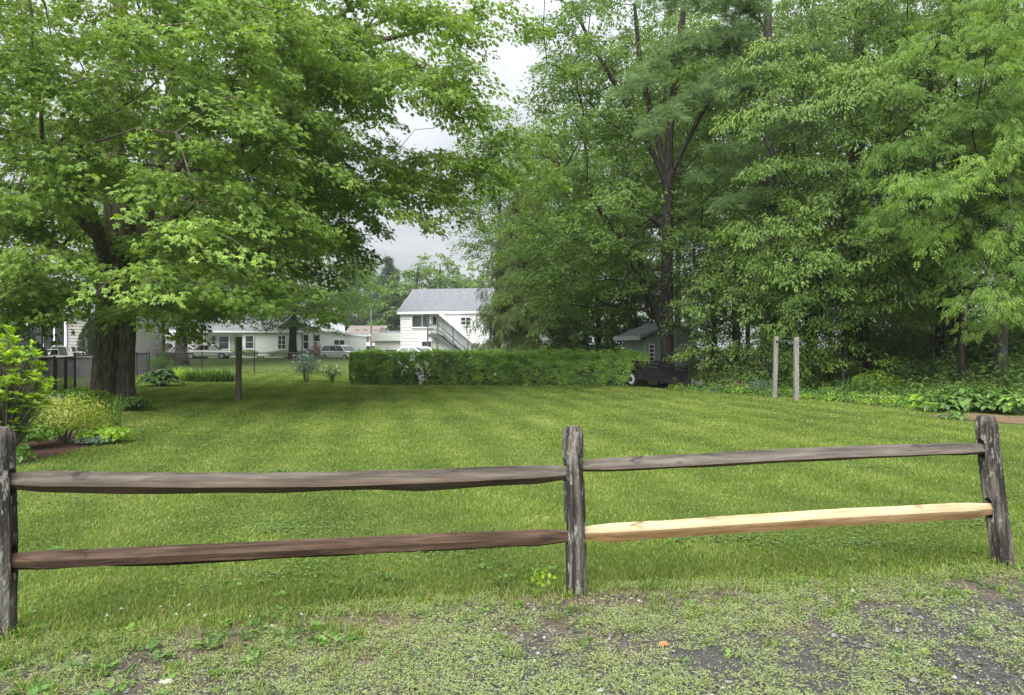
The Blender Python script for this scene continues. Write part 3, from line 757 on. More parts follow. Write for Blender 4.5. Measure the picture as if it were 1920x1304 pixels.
def make_rail(a, bb, mat, label, seed, hh, ww, sag=0.0, prof='split', roll=0.0):
    a = Vector(a); bb = Vector(bb); L = (bb - a).length; r = np.random.default_rng(seed); m = 60
    if prof == 'split': sec = np.array([(-.5, -.16), (-.08, -.52), (.5, -.3), (.5, .34), (-.08, .5)])
    elif prof == 'round': sec = np.array([(-.5, .05), (-.42, -.33), (-.12, -.5), (.3, -.42), (.5, .0), (.36, .38), (.0, .5), (-.36, .4)])
    elif prof == 'new': sec = np.array([(-.5, .06), (-.38, -.5), (.5, -.36), (.5, .36), (.02, .5)])
    else: sec = np.array([(-.5, -.24), (-.2, -.5), (.5, -.36), (.5, .34), (.02, .5)])
    n = len(sec); V = []; ph = r.uniform(0, 6.28, (n, 3)); edge = np.interp(np.linspace(0, 1, m), np.linspace(0, 1, 14), r.normal(0, .045, 14))
    for k in range(m):
        t = k / (m - 1); x = L * t
        e = min(x, L - x); tp = float(sstep(.02, .30, e))
        sc_h = .72 + .28 * tp; sc_w = .36 + .64 * tp
        wv = 1 + .035 * np.sin(ph[:, 0] + x * 3.1) + .025 * np.sin(ph[:, 1] + x * 8.3) + r.normal(0, .012, n)
        y = sec[:, 0] * ww * wv * sc_w; z = sec[:, 1] * hh * wv * sc_h + edge[k] * hh * .8 * (sec[:, 1] < -.45)
        z = z - sag * math.sin(PI * t) + .003 * math.sin(x * 2.1 + seed)
        V.append(np.stack([np.full(n, x), y, z], 1))
    V = np.concatenate(V); k = np.arange(n)
    Q = np.concatenate([np.stack([j * n + k, j * n + (k + 1) % n, (j + 1) * n + (k + 1) % n, (j + 1) * n + k], 1) for j in range(m - 1)])
    me = np_mesh('rail', V, [Q[:, ::-1], np.arange(n)[None], (np.arange(n)[::-1] + (m - 1) * n)[None]])
    o = link('rail', me, fence, mat); d = (bb - a).normalized()
    o.rotation_euler = d.to_track_quat('X', 'Z').to_euler(); o.location = a - FO
    o['label'] = label; return o
def pp(i, z, s):  # rail end at post i, s = along-fence overlap
    p = POSTS[i]; j = 1 if i == 0 else 0 if i == 2 else None
    return Vector((p['b'][0] + p['lean'][0] * z / p['h'] + s, p['b'][1] + p['lean'][1] * z / p['h'] + s * .18, z))
make_rail(pp(0, .808, -.04), pp(1, .742, .03), M_RAILG, 'grey upper rail of the bay with the brown lower rail', 1, .112, .10, .028)
make_rail(pp(0, .387, -.05), pp(1, .352, .035), M_RAILB, 'dark brown lower rail', 2, .10, .10, -.004, 'round')
make_rail(pp(1, .777, -.035), pp(2, .808, .03), M_RAILG, 'grey upper rail above the fresh cut rail', 3, .085, .12, -.012, 'flat')
make_rail(pp(1, .372, -.035), pp(2, .402, .03), M_RAILN, 'fresh pale wooden lower rail', 4, .10, .105, 0.0, 'new')
# ================================================================== trees
def R_(rs, n, a, b): return rs.uniform(a, b, n)
def rel(px, py, d, base): 
    p = at(px, py, d); return (p[0] - base[0], p[1] - base[1], p[2])
# ---- big maple at the left, two fused stems
MB0 = (-11.78, 20.0, 0.0)
rs = np.random.default_rng(101)
st1 = np.array([(-.14, 0, -.1, .335), (-.13, 0, .5, .33), (-.07, 0, 1.6, .315), (.0, .0, 3.2, .31), (.28, -.05, 5.5, .36), (.05, 0, 8.2, .26), (.2, .2, 11.2, .19), (.1, .1, 14.5, .1)])
st2 = np.array([(.34, .16, -.1, .245), (.35, .16, .6, .235), (.40, .18, 1.8, .22), (.46, .2, 3.2, .21), (.75, .5, 5.5, .25), (1.3, .8, 8.5, .2), (1.6, 1.0, 12.0, .12), (1.6, 1.0, 14, .07)])
lim1 = np.array([(.5, .22, 3.6, .24), (1.8, .3, 5.6, .2), (3.6, .2, 7.4, .16), (5.6, -.1, 9.2, .13), (7.4, -.2, 10.2, .09), (9.4, -.1, 10.8, .05)])
lim2 = np.array([(.9, .5, 6.0, .17), (2.6, .8, 8.2, .14), (4.4, 1.0, 9.8, .11), (6.2, 1.0, 10.9, .08), (8.0, 1.0, 11.6, .05)])
lim3 = np.array([(-.2, 0, 3.4, .2), (-1.6, -.6, 4.6, .16), (-3.4, -1.6, 5.5, .12), (-5.6, -2.4, 6.2, .07)])
lim4 = np.array([(.2, -.3, 3.0, .2), (.9, -2.0, 4.4, .16), (1.6, -4.0, 5.3, .11), (2.0, -5.8, 5.8, .06)])
lim5 = np.array([(.1, -.2, 4.4, .18), (-.8, -1.8, 6.0, .14), (-1.4, -3.8, 7.2, .1), (-1.6, -5.8, 8.0, .06)])
def rej_maple(p):
    x, y, z = p[0] + MB0[0], p[1] + MB0[1], p[2]
    if y < 8.2: return True
    u = CX + x * F / y; v = CY - (z - H) * F / y
    if u > 975: return True
    if 690 < u <= 860 and v > 385: return True
    if u > 860 and v > 345: return True
    if u > 890 and 60 < v < 225: return True
    if ((u - 745) / 62) ** 2 + ((v - 60) / 42) ** 2 < 1 or ((u - 735) / 60) ** 2 + ((v - 215) / 40) ** 2 < 1 or ((u - 840) / 55) ** 2 + ((v - 250) / 34) ** 2 < 1: return True
    if u <= 690 and v > 545 + .10 * abs(u - 350) * (u < 350) - .12 * max(0, u - 470): return True
    if 135 < u < 285 and v > 445 and y < 20: return True
    if 175 < u < 275 and 300 < v < 440 and y < 19.6 and rs.uniform() < .9: return True
    if 165 < u < 255 and v < 270 and y < 19.6 and rs.uniform() < .8: return True
    return False
C = np.concatenate([
    boughs(rs, [((-.2, -1.5, 8.2), (8.2, 7.6, 6.4), 1.0), ((3.2, -.5, 7.2), (5.4, 6.0, 4.6), .5)], 250, 1.02, rej_maple, .55, 15.5),
    boughs(rs, [((7.2, .4, 8.6), (4.9, 4.5, 4.0), 1.0)], 56, 1.05, rej_maple, .1, 13.6)])
EXTRA = [(20, 520, 15), (80, 530, 16), (50, 568, 18), (85, 575, 18.5), (10, 585, 17), (350, 566, 18.5), (425, 574, 19), (310, 550, 17.5), (490, 530, 18), (60, 300, 13.5), (150, 290, 14), (30, 470, 14), (110, 470, 13), (300, 500, 13), (400, 490, 14), (480, 520, 15), (380, 420, 12.5), (330, 250, 13), (300, 130, 13),
         (60, 130, 13), (60, 20, 13), (400, 560, 17), (300, 575, 18), (90, 560, 17), (20, 560, 17), (540, 540, 17), (470, 230, 14), (600, 300, 15.5), (560, 400, 15), (640, 450, 17), (470, 100, 14),
         (620, 130, 17), (560, 200, 16), (400, 40, 13.5), (520, 20, 15), (360, 340, 13), (420, 180, 13), (260, 60, 13.5), (520, 440, 15), (480, 330, 14), (680, 60, 17.5), (800, 130, 18), (850, 30, 18.5), (925, 20, 19), (870, 180, 19), (800, 330, 19), (730, 370, 18), (660, 330, 17), (600, 60, 16), (700, 290, 18), (960, 285, 19.5), (925, 325, 19.5), (985, 262, 20), (880, 300, 19)]
C = np.concatenate([C, np.array([rel(a, b, d, MB0) for a, b, d in EXTRA])])
Rr = rs.uniform(.85, 1.5, len(C))
make_tree('maple_tree', 'huge old maple with two fused trunks and bright layered foliage beside the lawn', MB0, [st1, st2, lim1, lim2, lim3, lim4, lim5], C, Rr, 101, BARK, L_MAPLE,
          T_MAPLE, .128, per=38, nspray=10, spread=.36, flare=.36, trunk_n=40, rough=.04,
          leafkw=dict(nrand=.42, hang=.4, depth=.07, btint=.35), growkw=dict(zmin=2.6, lift=.22, tilt=.3, droop=.34, flat=.1))

# ---- tall forked maple behind the trailer
MB1 = ((1251 - CX) * 27.3 / F, 27.3, 0.0)
rs = np.random.default_rng(202)
s1 = np.array([(0, 0, -.1, .29), (0, 0, .6, .265), (-.02, 0, 3, .24), (0, .0, 6, .20), (.06, 0, 8.2, .175), (.12, .1, 10.2, .15), (.45, .2, 13, .15), (.9, .3, 16.5, .08)])
s2 = np.array([(-.05, .0, 1.7, .13), (-.5, -.1, 3.0, .125), (-1.0, -.3, 4.0, .12), (-1.25, -.4, 5.0, .10), (-2.6, -.6, 6.6, .08), (-3.4, -.6, 8, .05)])
s3 = np.array([(-.02, 0, 8.0, .12), (-.7, .1, 9.6, .11), (-1.9, .2, 11.8, .09), (-3.2, .3, 14.2, .07), (-3.8, .3, 15.5, .05)])
s4 = np.array([(.0, 0, 8.3, .14), (-.35, .2, 10.0, .12), (-.9, .4, 12.5, .1), (-1.2, .6, 15.5, .06)])
s5 = np.array([(.06, 0, 8.1, .09), (.8, -.2, 9.8, .08), (1.9, -.4, 12, .08), (2.6, -.4, 14.5, .05)])
s6 = np.array([(-.05, 0, 6.2, .1), (-1.6, -.4, 7.2, .09), (-3.4, -.6, 8.2, .06), (-5.0, -.6, 9.0, .04)])
def rej1(p):
    x, y, z = p[0] + MB1[0], p[1] + MB1[1], p[2]
    u = CX + x * F / y; v = CY - (z - H) * F / y
    if u > 1110 and v < 330 and y < 26: return True
    if u < 1028 - .12 * max(0, 150 - v) and v < 260: return True
    if u < 1000 and v < 400: return True
    if u < 935: return True
    if 1195 < u < 1300 and y < 27.6 and v > 170 and rs.uniform() < .93: return True
    if u > 1150 and v > 560 and y < 27: return True
    return False
C = boughs(rs, [((-1.2, .2, 9.8), (6.2, 5.2, 7.0), 1.0), ((-3.6, .0, 6.0), (3.6, 4.0, 3.0), .45), ((-2.2, -1, 13), (4.6, 3.5, 3.5), .5)], 235, 1.0, rej1, .35, 17.5)
make_tree('maple_tree', 'tall maple with a dark forked trunk standing behind the black trailer', MB1, [s1, s2, s3, s4, s5, s6], C, rs.uniform(.8, 1.35, len(C)), 202, BARK_DARK, L_MAPLE2,
          T_MAPLE3, .135, per=28, nspray=9, spread=.36, flare=.45, trunk_n=26, leafkw=dict(nrand=.42, hang=.4, depth=.08, btint=.4), growkw=dict(zmin=2.4, lift=.25, tilt=.26, droop=.32))

# ---- white pine, its long soft boughs crossing in front of the forked maple
MP = ((1440 - CX) * 24.5 / F, 24.5, 0.0)
rs = np.random.default_rng(303)
sp_ = np.array([(0, 0, -.1, .3), (0, 0, 2, .26), (.05, 0, 7, .22), (0, 0, 12, .16), (0, 0, 17, .08)])
PB = [((1410, 55), (1150, 205), 23.4), ((1405, 95), (1230, 130), 23.6), ((1420, 120), (1190, 280), 22.9), ((1420, 30), (1300, 25), 23.4), ((1410, 20), (1200, 45), 24.2), ((1430, 180), (1300, 215), 24),
      ((1425, 330), (1285, 350), 24.2), ((1425, 300), (1310, 300), 24.0), ((1430, 370), (1330, 400), 24), ((1440, 100), (1520, 140), 23.6), ((1440, 230), (1500, 280), 24)]
pst = [sp_]; CC = []; RR = []
for (a, b_, d) in PB:
    p0 = np.array(rel(a[0], a[1], 24.3, MP)); p1 = np.array(rel(b_[0], b_[1], d, MP)); Lb = np.linalg.norm(p1 - p0)
    k = max(3, int(Lb / .42))
    for i in range(k):
        t = (i + .6) / k; q = p0 + (p1 - p0) * t + np.array([0, -1.6 * t, 0]) + np.array([0, rs.normal(0, .2), .10 * Lb * math.sin(PI * t) * .6]); CC.append(q); RR.append(.6 * (1.1 - .35 * t))
make_tree('pine_tree', 'white pine with long soft needle boughs reaching across the forked maple', MP, pst, np.array(CC), np.array(RR), 303, BARK_GREY, L_PINE,
          T_PINE, .2, per=20, nspray=34, spread=.22, flare=.3, leafkw=dict(nrand=1.0, hang=-.05, depth=.05, btint=.3), growkw=dict(zmin=3, lift=.1, tilt=.12, droop=.1, flat=.22, step=.4))

# ---- oak with the thick dark trunk
MO = ((1610 - CX) * 26 / F, 26.0, 0.0)
rs = np.random.default_rng(404)
o1 = np.array([(0, 0, -.1, .40), (0, 0, .8, .37), (.02, 0, 4, .33), (-.05, 0, 8, .28), (.0, 0, 12, .2), (.1, 0, 16.5, .1)])
def rej_wood(v0):
    def f(p, b):
        x, y, z = p[0] + b[0], p[1] + b[1], p[2]
        u = CX + x * F / y; v = CY - (z - H) * F / y
        if u < 1400 and v > 150 and v < 600: return True
        return v > v0 and not (u < 1570)
    return f
rw = rej_wood(575)
C = boughs(rs, [((-1.0, -1.2, 9.5), (6.2, 5.4, 7.6), 1.0), ((-2.5, -3.0, 5.5), (4.4, 3.0, 3.0), .35)], 205, 1.02, lambda p: rw(p, MO), .45, 17)
EX = [(1420, 110, 21), (1480, 200, 20.5), (1580, 170, 20), (1640, 110, 20), (1450, 300, 21), (1440, 420, 21), (1500, 470, 20.5), (1540, 540, 21), (1470, 560, 21.5), (1560, 300, 20.5)]
C = np.concatenate([C, np.array([rel(a, b, d, MO) for a, b, d in EX])])
make_tree('oak_tree', 'large oak with a thick dark trunk at the woodland edge beyond the wooden frame', MO, [o1], C, rs.uniform(.85, 1.35, len(C)), 404, BARK_DARK, L_OAK,
          T_ELM, .145, per=48, nspray=9, spread=.36, flare=.4, leafkw=dict(nrand=.4, hang=.55, depth=.08, btint=.4), growkw=dict(zmin=3.0, lift=.25, tilt=.3, droop=.34))

# ---- two ash trees at the right
MA = ((1786 - CX) * 23.5 / F, 23.5, 0.0)
rs = np.random.default_rng(505)
a1 = np.array([(0, 0, -.1, .2), (0, 0, 1, .18), (.06, 0, 4, .16), (.1, 0, 8, .13), (0, 0, 12, .1), (0, 0, 15, .05)])
a2 = np.array([(.14, .1, 2.2, .06), (.7, 0, 3.0, .055), (1.5, .1, 3.2, .045), (2.6, .2, 3.2, .03)])
a3 = np.array([(-.3, .25, -.1, .15), (-.3, .25, 1, .14), (-.26, .25, 4, .12), (-.4, .3, 8, .1), (-.6, .4, 12, .06)])
rw2 = rej_wood(560)
C = boughs(rs, [((-.4, -2.0, 8.5), (4.2, 3.6, 6.6), 1.0)], 112, 1.0, lambda p: rw2(p, MA), .45, 15)
EX = [(1700, 320, 18), (1760, 330, 17.5), (1690, 390, 18.5), (1850, 300, 17), (1760, 60, 17.5), (1850, 100, 17.5), (1790, 420, 18), (1700, 250, 18.5), (1830, 210, 18), (1890, 30, 17)]
C = np.concatenate([C, np.array([rel(a, b, d, MA) for a, b, d in EX])])
make_tree('ash_tree', 'ash with a pair of slim dark trunks above the broad leaved plants', MA, [a1, a3, a2], C, rs.uniform(.8, 1.25, len(C)), 505, BARK_DARK, L_ASH,
          T_ASH, .2, per=22, nspray=9, spread=.36, flare=.35, leafkw=dict(nrand=.4, hang=.75, depth=.1, btint=.45), growkw=dict(zmin=3.0, lift=.3, tilt=.3, droop=.4))
MA2 = ((1876 - CX) * 22.8 / F, 22.8, 0.0)
rs = np.random.default_rng(606)
b1 = np.array([(0, 0, -.1, .23), (0, 0, 1, .2), (.03, 0, 4, .17), (.0, 0, 8, .15), (0, 0, 13, .08)])
b2 = np.array([(-.1, 0, 2.55, .05), (-.8, -.2, 2.7, .04), (-1.5, -.3, 2.65, .03)])
b3 = np.array([(-.1, .0, 2.3, .045), (-.7, -.3, 2.2, .04), (-1.25, -.4, 1.75, .03)])
C = boughs(rs, [((.8, -1.6, 8.0), (4.0, 3.6, 6.2), 1.0)], 70, 1.05, lambda p: rw2(p, MA2), .45, 14)
EX = [(1900, 420, 17), (1860, 470, 17.5), (1900, 520, 17), (1840, 550, 18), (1910, 250, 16.5), (1900, 150, 17), (1880, 590, 18)]
C = np.concatenate([C, np.array([rel(a, b, d, MA2) for a, b, d in EX])])
make_tree('ash_tree', 'ash with a single grey ridged trunk at the right hand end of the wood', MA2, [b1, b2, b3], C, rs.uniform(.8, 1.25, len(C)), 606, BARK_GREY, L_ASH,
          T_ASH, .2, per=22, nspray=9, spread=.36, flare=.35, leafkw=dict(nrand=.4, hang=.75, depth=.1, btint=.45), growkw=dict(zmin=2.6, lift=.3, tilt=.3, droop=.4))

# ---- low young trees hanging over the woodland edge
def young(label, px, d, ells, n, seed, leafm, tpl, size, hgt, per=22, trunk_r=.09, reject=None, hang=.5, mind=.8, rr=(.6, 1.0), name='young_tree', bark=None):
    b = ((px - CX) * d / F, d, 0.0); r = np.random.default_rng(seed)
    st = np.array([(0, 0, -.05, trunk_r), (.05, 0, hgt * .35, trunk_r * .8), (0, .05, hgt * .7, trunk_r * .5), (.05, 0, hgt, trunk_r * .2)])
    Cc = boughs(r, ells, n, mind, reject and (lambda p: reject(p, b)), .35, hgt + 1)
    return make_tree(name, label, b, [st], Cc, r.uniform(rr[0], rr[1], len(Cc)), seed, bark or BARK_DARK, leafm, tpl, size, per=per, nspray=10, spread=.32, flare=.25, trunk_n=12,
                     leafkw=dict(nrand=.42, hang=hang, depth=.08, btint=.4), growkw=dict(zmin=.5, lift=.2, tilt=.3, droop=.4))
young('young oak drooping low between the trailer and the wooden frame', 1400, 25.0, [((-.2, -.6, 3.0), (2.5, 2.2, 2.9), 1)], 66, 701, L_OAK, T_ELM, .115, 6.0, per=40)
young('leafy sapling with drooping boughs right behind the wooden frame', 1510, 23.6, [((-.1, -.5, 2.8), (1.9, 1.8, 2.6), 1)], 50, 702, L_ASH, T_LANCE, .15, 5.4, per=34)
young('dense green sapling beside the forked maple trunk', 1335, 27.5, [((0, -.3, 3.4), (1.8, 2.0, 3.4), 1)], 52, 703, L_WOOD, T_ELM, .13, 7)
young('young maple with lighter leaves in front of the oak trunk', 1580, 22.5, [((.5, -.3, 4.9), (2.2, 1.9, 2.0), 1)], 36, 704, L_ASH, T_ELM, .135, 6.5, reject=lambda p, b: p[2] < 2.9)
young('hanging sapling under the ash trees', 1800, 21.0, [((.2, 0, 4.6), (2.2, 1.8, 1.6), 1)], 26, 705, L_ASH, T_LANCE, .2, 6.0, reject=lambda p, b: p[2] < 3.1)
young('light green tree left of the shed above the hedge', 1120, 36.0, [((.3, 0, 4.6), (3.4, 3, 4.3), 1)], 95, 706, L_WOOD, T_MAPLE3, .17, 8.8, trunk_r=.16, rr=(.8, 1.25), mind=1.0, per=24)
young('pale leaved sapling between the shed and the forked maple', 1190, 33.5, [((.2, 1.5, 4.6), (2.6, 1.5, 2.4), 1)], 40, 707, L_WOOD, T_MAPLE3, .15, 7.0, reject=lambda p, b: p[2] < 2.9)
# ---- hemlock beside the white house
rs = np.random.default_rng(808); bh = ((985 - CX) * 40 / F, 40.0, 0.0)
hs = np.array([(0, 0, -.1, .3), (0, 0, 3, .25), (0, 0, 7, .15), (0, 0, 10.4, .03)]); Cc = []; Rh = []
for i in range(150):
    t = rs.uniform(0, 1) ** .85; z = .9 + t * 10; rad = (1 - t) ** .8 * 3.5 + .25; a = rs.uniform(0, 6.28); q = rs.uniform(.45, 1)
    Cc.append((math.cos(a) * rad * q, math.sin(a) * rad * q, z - .3 * q * rad * .5)); Rh.append(.5 + .45 * (1 - t))
make_tree('hemlock_tree', 'drooping olive green hemlock standing beside the white house', bh, [hs], np.array(Cc), np.array(Rh), 808, BARK_DARK, L_HEML, T_HEML, .40, per=9, nspray=16, spread=.26, flare=.3, rmin=.01,
          leafkw=dict(nrand=.35, hang=.95, depth=.1, btint=.3, outn=.9), growkw=dict(zmin=.6, lift=.05, tilt=.55, droop=.35))

# ---- woodland behind: two kinds, copied
def wood_proto(seed, leafm, hgt, spreadx, n, label, loc, group, tpl=T_OVAL, size=.2, low=.35, bark=BARK_DARK, per=16, nspray=7, name='woodland_tree', tr=.2):
    r = np.random.default_rng(seed)
    st = np.array([(0, 0, -.1, tr), (.1, 0, hgt * .3, tr * .85), (-.1, .1, hgt * .65, tr * .6), (.1, 0, hgt * .9, tr * .2)])
    Cc = boughs(r, [((0, 0, hgt * (low + 1) / 2), (spreadx, spreadx, hgt * (1 - low) / 2), 1)], n, 1.0, None, .35, hgt + .5)
    return make_tree(name, label, loc, [st], Cc, r.uniform(.8, 1.35, len(Cc)), seed, bark, leafm, tpl, size, per=per, nspray=nspray, spread=.4, flare=.3, trunk_n=12, group=group, rmin=.012,
                     leafkw=dict(nrand=.5, hang=.4, depth=.12, btint=.4), growkw=dict(zmin=hgt * low * .7, lift=.3, tilt=.28, droop=.32))
GW = 'woodland trees behind the front row'
LW = 'tall slender tree in the woodland behind the front trees'
W1 = wood_proto(901, L_WOOD, 21, 3.8, 120, LW, (14.5, 33, 0), GW)
W2 = wood_proto(902, L_MAPLE2, 19, 4.2, 115, LW, (20.0, 31, 0), GW, T_MAPLE3, .19, .34)
W3 = wood_proto(903, L_WOOD, 9, 2.6, 60, LW, (17.5, 28.5, 0), GW, T_OVAL, .17, .12, BARK_GREY, tr=.11)
spots = [(W1, 8.2, 36, 1.0), (W2, 11.2, 34, 2.2), (W3, 11.5, 30.5, .5), (W1, 24, 30, 3.3), (W2, 27.5, 34, 4.1), (W1, 18.2, 37, 5.0),
         (W2, 30, 29, 2.6), (W1, 10.5, 43, 3.9), (W2, 4.6, 43, 5.3), (W3, 9.6, 32, 3.0), (W2, 34, 42, 3.6),
         (W2, 1.8, 49, 1.1), (W1, -1.0, 55, 2.5), (W2, 7.5, 51, 4.4), (W1, 16, 54, 5.1), (W2, 27, 58, .4), (W1, 38, 58, 2.0)]
for P_, x, y, a in spots: copy_thing(P_, (x, y, 0), a)
# ---- trees beyond the chain link fence on the left
def yard_tree(px, d, hgt, sx, n, seed, label, size, tr, low=.2, leafm=None, name='shade_tree', off=0.0):
    b = ((px - CX) * d / F, d, float(gz((px - CX) * d / F, d)))
    r = np.random.default_rng(seed)
    st = np.array([(0, 0, -.2, tr), (0, 0, 1.2, tr * .85), (.1, 0, hgt * .45, tr * .6), (-.1, .1, hgt, tr * .1)])
    Cc = boughs(r, [((off, 0, hgt * (low + 1) / 2), (sx, sx, hgt * (1 - low) / 2), 1)], n, 1.25, None, .45, hgt + .5)
    return make_tree(name, label, b, [st], Cc, r.uniform(1.1, 1.7, len(Cc)), seed, BARK_DARK, leafm or L_MAPLE2, T_MAPLE3, size, per=18, nspray=6, spread=.5, flare=.7, trunk_n=16, rmin=.015,
                     leafkw=dict(nrand=.45, hang=.4, depth=.14, btint=.4), growkw=dict(zmin=hgt * low * .8, lift=.3, tilt=.28, droop=.32))
yard_tree(340, 52, 15.5, 7.5, 120, 911, 'broad shade tree with a flared trunk just beyond the wire fence', .25, .5, .22)
yard_tree(297, 60, 15.0, 6.5, 90, 912, 'darker shade tree whose trunk stands behind the bare twiggy bush', .27, .62, .24)
yard_tree(549, 66, 14.0, 7.6, 120, 913, 'round shade tree standing on the grass in front of the white bungalow', .28, .40, .20, off=.8)
# ---- far trees beyond the houses
GF = 'distant trees beyond the houses'
LF = 'distant leafy tree on the skyline beyond the houses'
F1 = wood_proto(921, L_MAPLE2, 14, 6.0, 85, LF, (-9, 118, .3), GF, T_MAPLE3, .42, .08, per=12, nspray=5, tr=.3, name='distant_tree')
F2 = wood_proto(922, L_WOOD, 12, 5.2, 70, LF, (0, 112, .3), GF, T_OVAL, .42, .05, per=12, nspray=5, tr=.3, name='distant_tree')
for P_, x, y, a, s in [(F2, -16, 116, 1, 1.42), (F1, -13, 124, 2.2, 1.3), (F1, -5, 120, .6, 1.2), (F2, -20.5, 121, 4.2, 1.2), (F1, 8, 120, 2, 1.3), (F2, 16, 108, 3, 1.0), (F1, -3, 130, 4, 1.05), (F1, -52, 112, 1.5, 1.0), (F2, -44, 108, 2.5, .9), (F1, -64, 108, 3.5, 1.1), (F2, -75, 100, .5, 1.1),
                       (F1, -85, 92, 5, 1.1), (F2, -38, 120, .2, .9), (F1, 26, 100, 1.2, 1), (F2, 38, 95, 2.2, 1), (F1, 50, 85, .2, 1), (F2, -57, 75, 4.2, .9), (F1, -48, 60, 2.0, .9), (F2, -62, 56, .8, 1.0), (F1, 62, 75, 3, 1.1), (F2, 48, 55, 4, 1.1), (F1, -31, 128, 2, .95)]:
    copy_thing(P_, (x, y, .3), a, scale=s)
# far spruces
GS = 'distant spruces beyond the beige building'
rs = np.random.default_rng(931); sh = 17.0
ss = np.array([(0, 0, -.1, .25), (0, 0, 6, .18), (0, 0, 12, .1), (0, 0, sh, .02)]); Cc = []; Rh = []
for i in range(120):
    t = rs.uniform(0, 1) ** .8; a = rs.uniform(0, 6.28); rad = (1 - t) ** .9 * 3.0 + .12; q = rs.uniform(.4, 1)
    Cc.append((math.cos(a) * rad * q, math.sin(a) * rad * q, 1.5 + t * (sh - 1.6) - .15 * rad * q)); Rh.append(.35 + .6 * (1 - t))
S1 = make_tree('spruce_tree', 'tall pointed spruce far away beyond the beige building', ((728 - CX) * 118 / F, 118, .3), [ss], np.array(Cc), np.array(Rh), 931, BARK_DARK, L_SPRUCE, T_HEML, .55, per=9, nspray=10, spread=.3, flare=.2, rmin=.02, group=GS,
          leafkw=dict(nrand=.35, hang=.5, depth=.08, btint=.3), growkw=dict(zmin=.6, lift=.0, tilt=.3, droop=.25))
for px, d, s, a in [(695, 125, 1.0, 1), (672, 135, 1.1, 2), (712, 140, .95, 3), (650, 122, .9, 4), (741, 128, .95, 5)]: copy_thing(S1, ((px - CX) * d / F, d, .3), a, scale=s)
# ================================================================== buildings
WHITE = plain('white_siding', lin(.80, .80, .81), .6, vary=.05, scale=2)
TRIMW = plain('white_trim', lin(.78, .79, .8), .5, vary=.04)
GREYS = plain('grey_siding', lin(.31, .305, .285), .65, vary=.06, scale=2)
BEIGE = plain('beige_siding', lin(.47, .44, .37), .7, vary=.06)
ROOFG = noisy('grey_shingles', [(.3, lin(.10, .103, .115)), (.5, lin(.145, .148, .163)), (.7, lin(.20, .203, .22))], 5, .9, .2, spec=.2, detail=8)
ROOFB = noisy('brown_shingles', [(.3, lin(.11, .095, .08)), (.5, lin(.16, .138, .12)), (.7, lin(.22, .19, .165))], 5, .9, .2, spec=.2)
GREENW = plain('green_painted_wood', lin(.085, .105, .095), .6, vary=.2)
SHEDG = noisy('shed_green', [(.3, lin(.25, .31, .285)), (.7, lin(.33, .40, .37))], 2, .75, .1, spec=.2)
STONE = noisy('dark_stone', [(.3, lin(.05, .052, .056)), (.5, lin(.10, .10, .105)), (.7, lin(.17, .17, .17))], 6, .9, .6, .05)
DECKW = plain('grey_deck', lin(.3, .285, .27), .8, vary=.2)
BLACK = plain('black_metal', lin(.026, .026, .028), .35, .3, vary=.2)
GREYM = plain('galvanised_metal', lin(.3, .3, .31), .4, .7)
def glass_mat(name, c):
    m, nt, b = base_mat(name); v = coords(nt); f = noise(nt, v, 1.1, 3)
    nt.links.new(ramp(nt, [(.35, c), (.7, tuple(x * 2.0 + .01 for x in c[:3]) + (1,))], f), b.inputs['Base Color'])
    b.inputs['Roughness'].default_value = .08; b.inputs['Specular IOR Level'].default_value = .6; return m
GLASS = glass_mat('window_glass', lin(.035, .038, .042))
GLASSD = glass_mat('dark_glass', lin(.012, .014, .014))
CURT = plain('drawn_curtain', lin(.28, .27, .24), .8)

def siding(mb, side, a0, a1, z0, z1, off, e=.2, lip=.03, clip=None):
    """lapped boards on one face. side: 'f' at y=off, 'b', 'l' at x=off, 'r'. clip(z)->(a0,a1)"""
    k = int(math.ceil((z1 - z0) / e))
    for i in range(k):
        za = z0 + i * e; zb = min(z1, za + e)
        lo, hi = (a0, a1) if not clip else clip((za + zb) / 2)
        if hi - lo < .05: continue
        if side == 'f': P = [(lo, off - lip, za), (hi, off - lip, za), (hi, off, zb), (lo, off, zb), (lo, off, za), (hi, off, za)]
        elif side == 'b': P = [(hi, off + lip, za), (lo, off + lip, za), (lo, off, zb), (hi, off, zb), (hi, off, za), (lo, off, za)]
        elif side == 'l': P = [(off - lip, hi, za), (off - lip, lo, za), (off, lo, zb), (off, hi, zb), (off, hi, za), (off, lo, za)]
        else: P = [(off + lip, lo, za), (off + lip, hi, za), (off, hi, zb), (off, lo, zb), (off, lo, za), (off, hi, za)]
        mb.add(P, [(0, 1, 2, 3), (1, 0, 4, 5)])
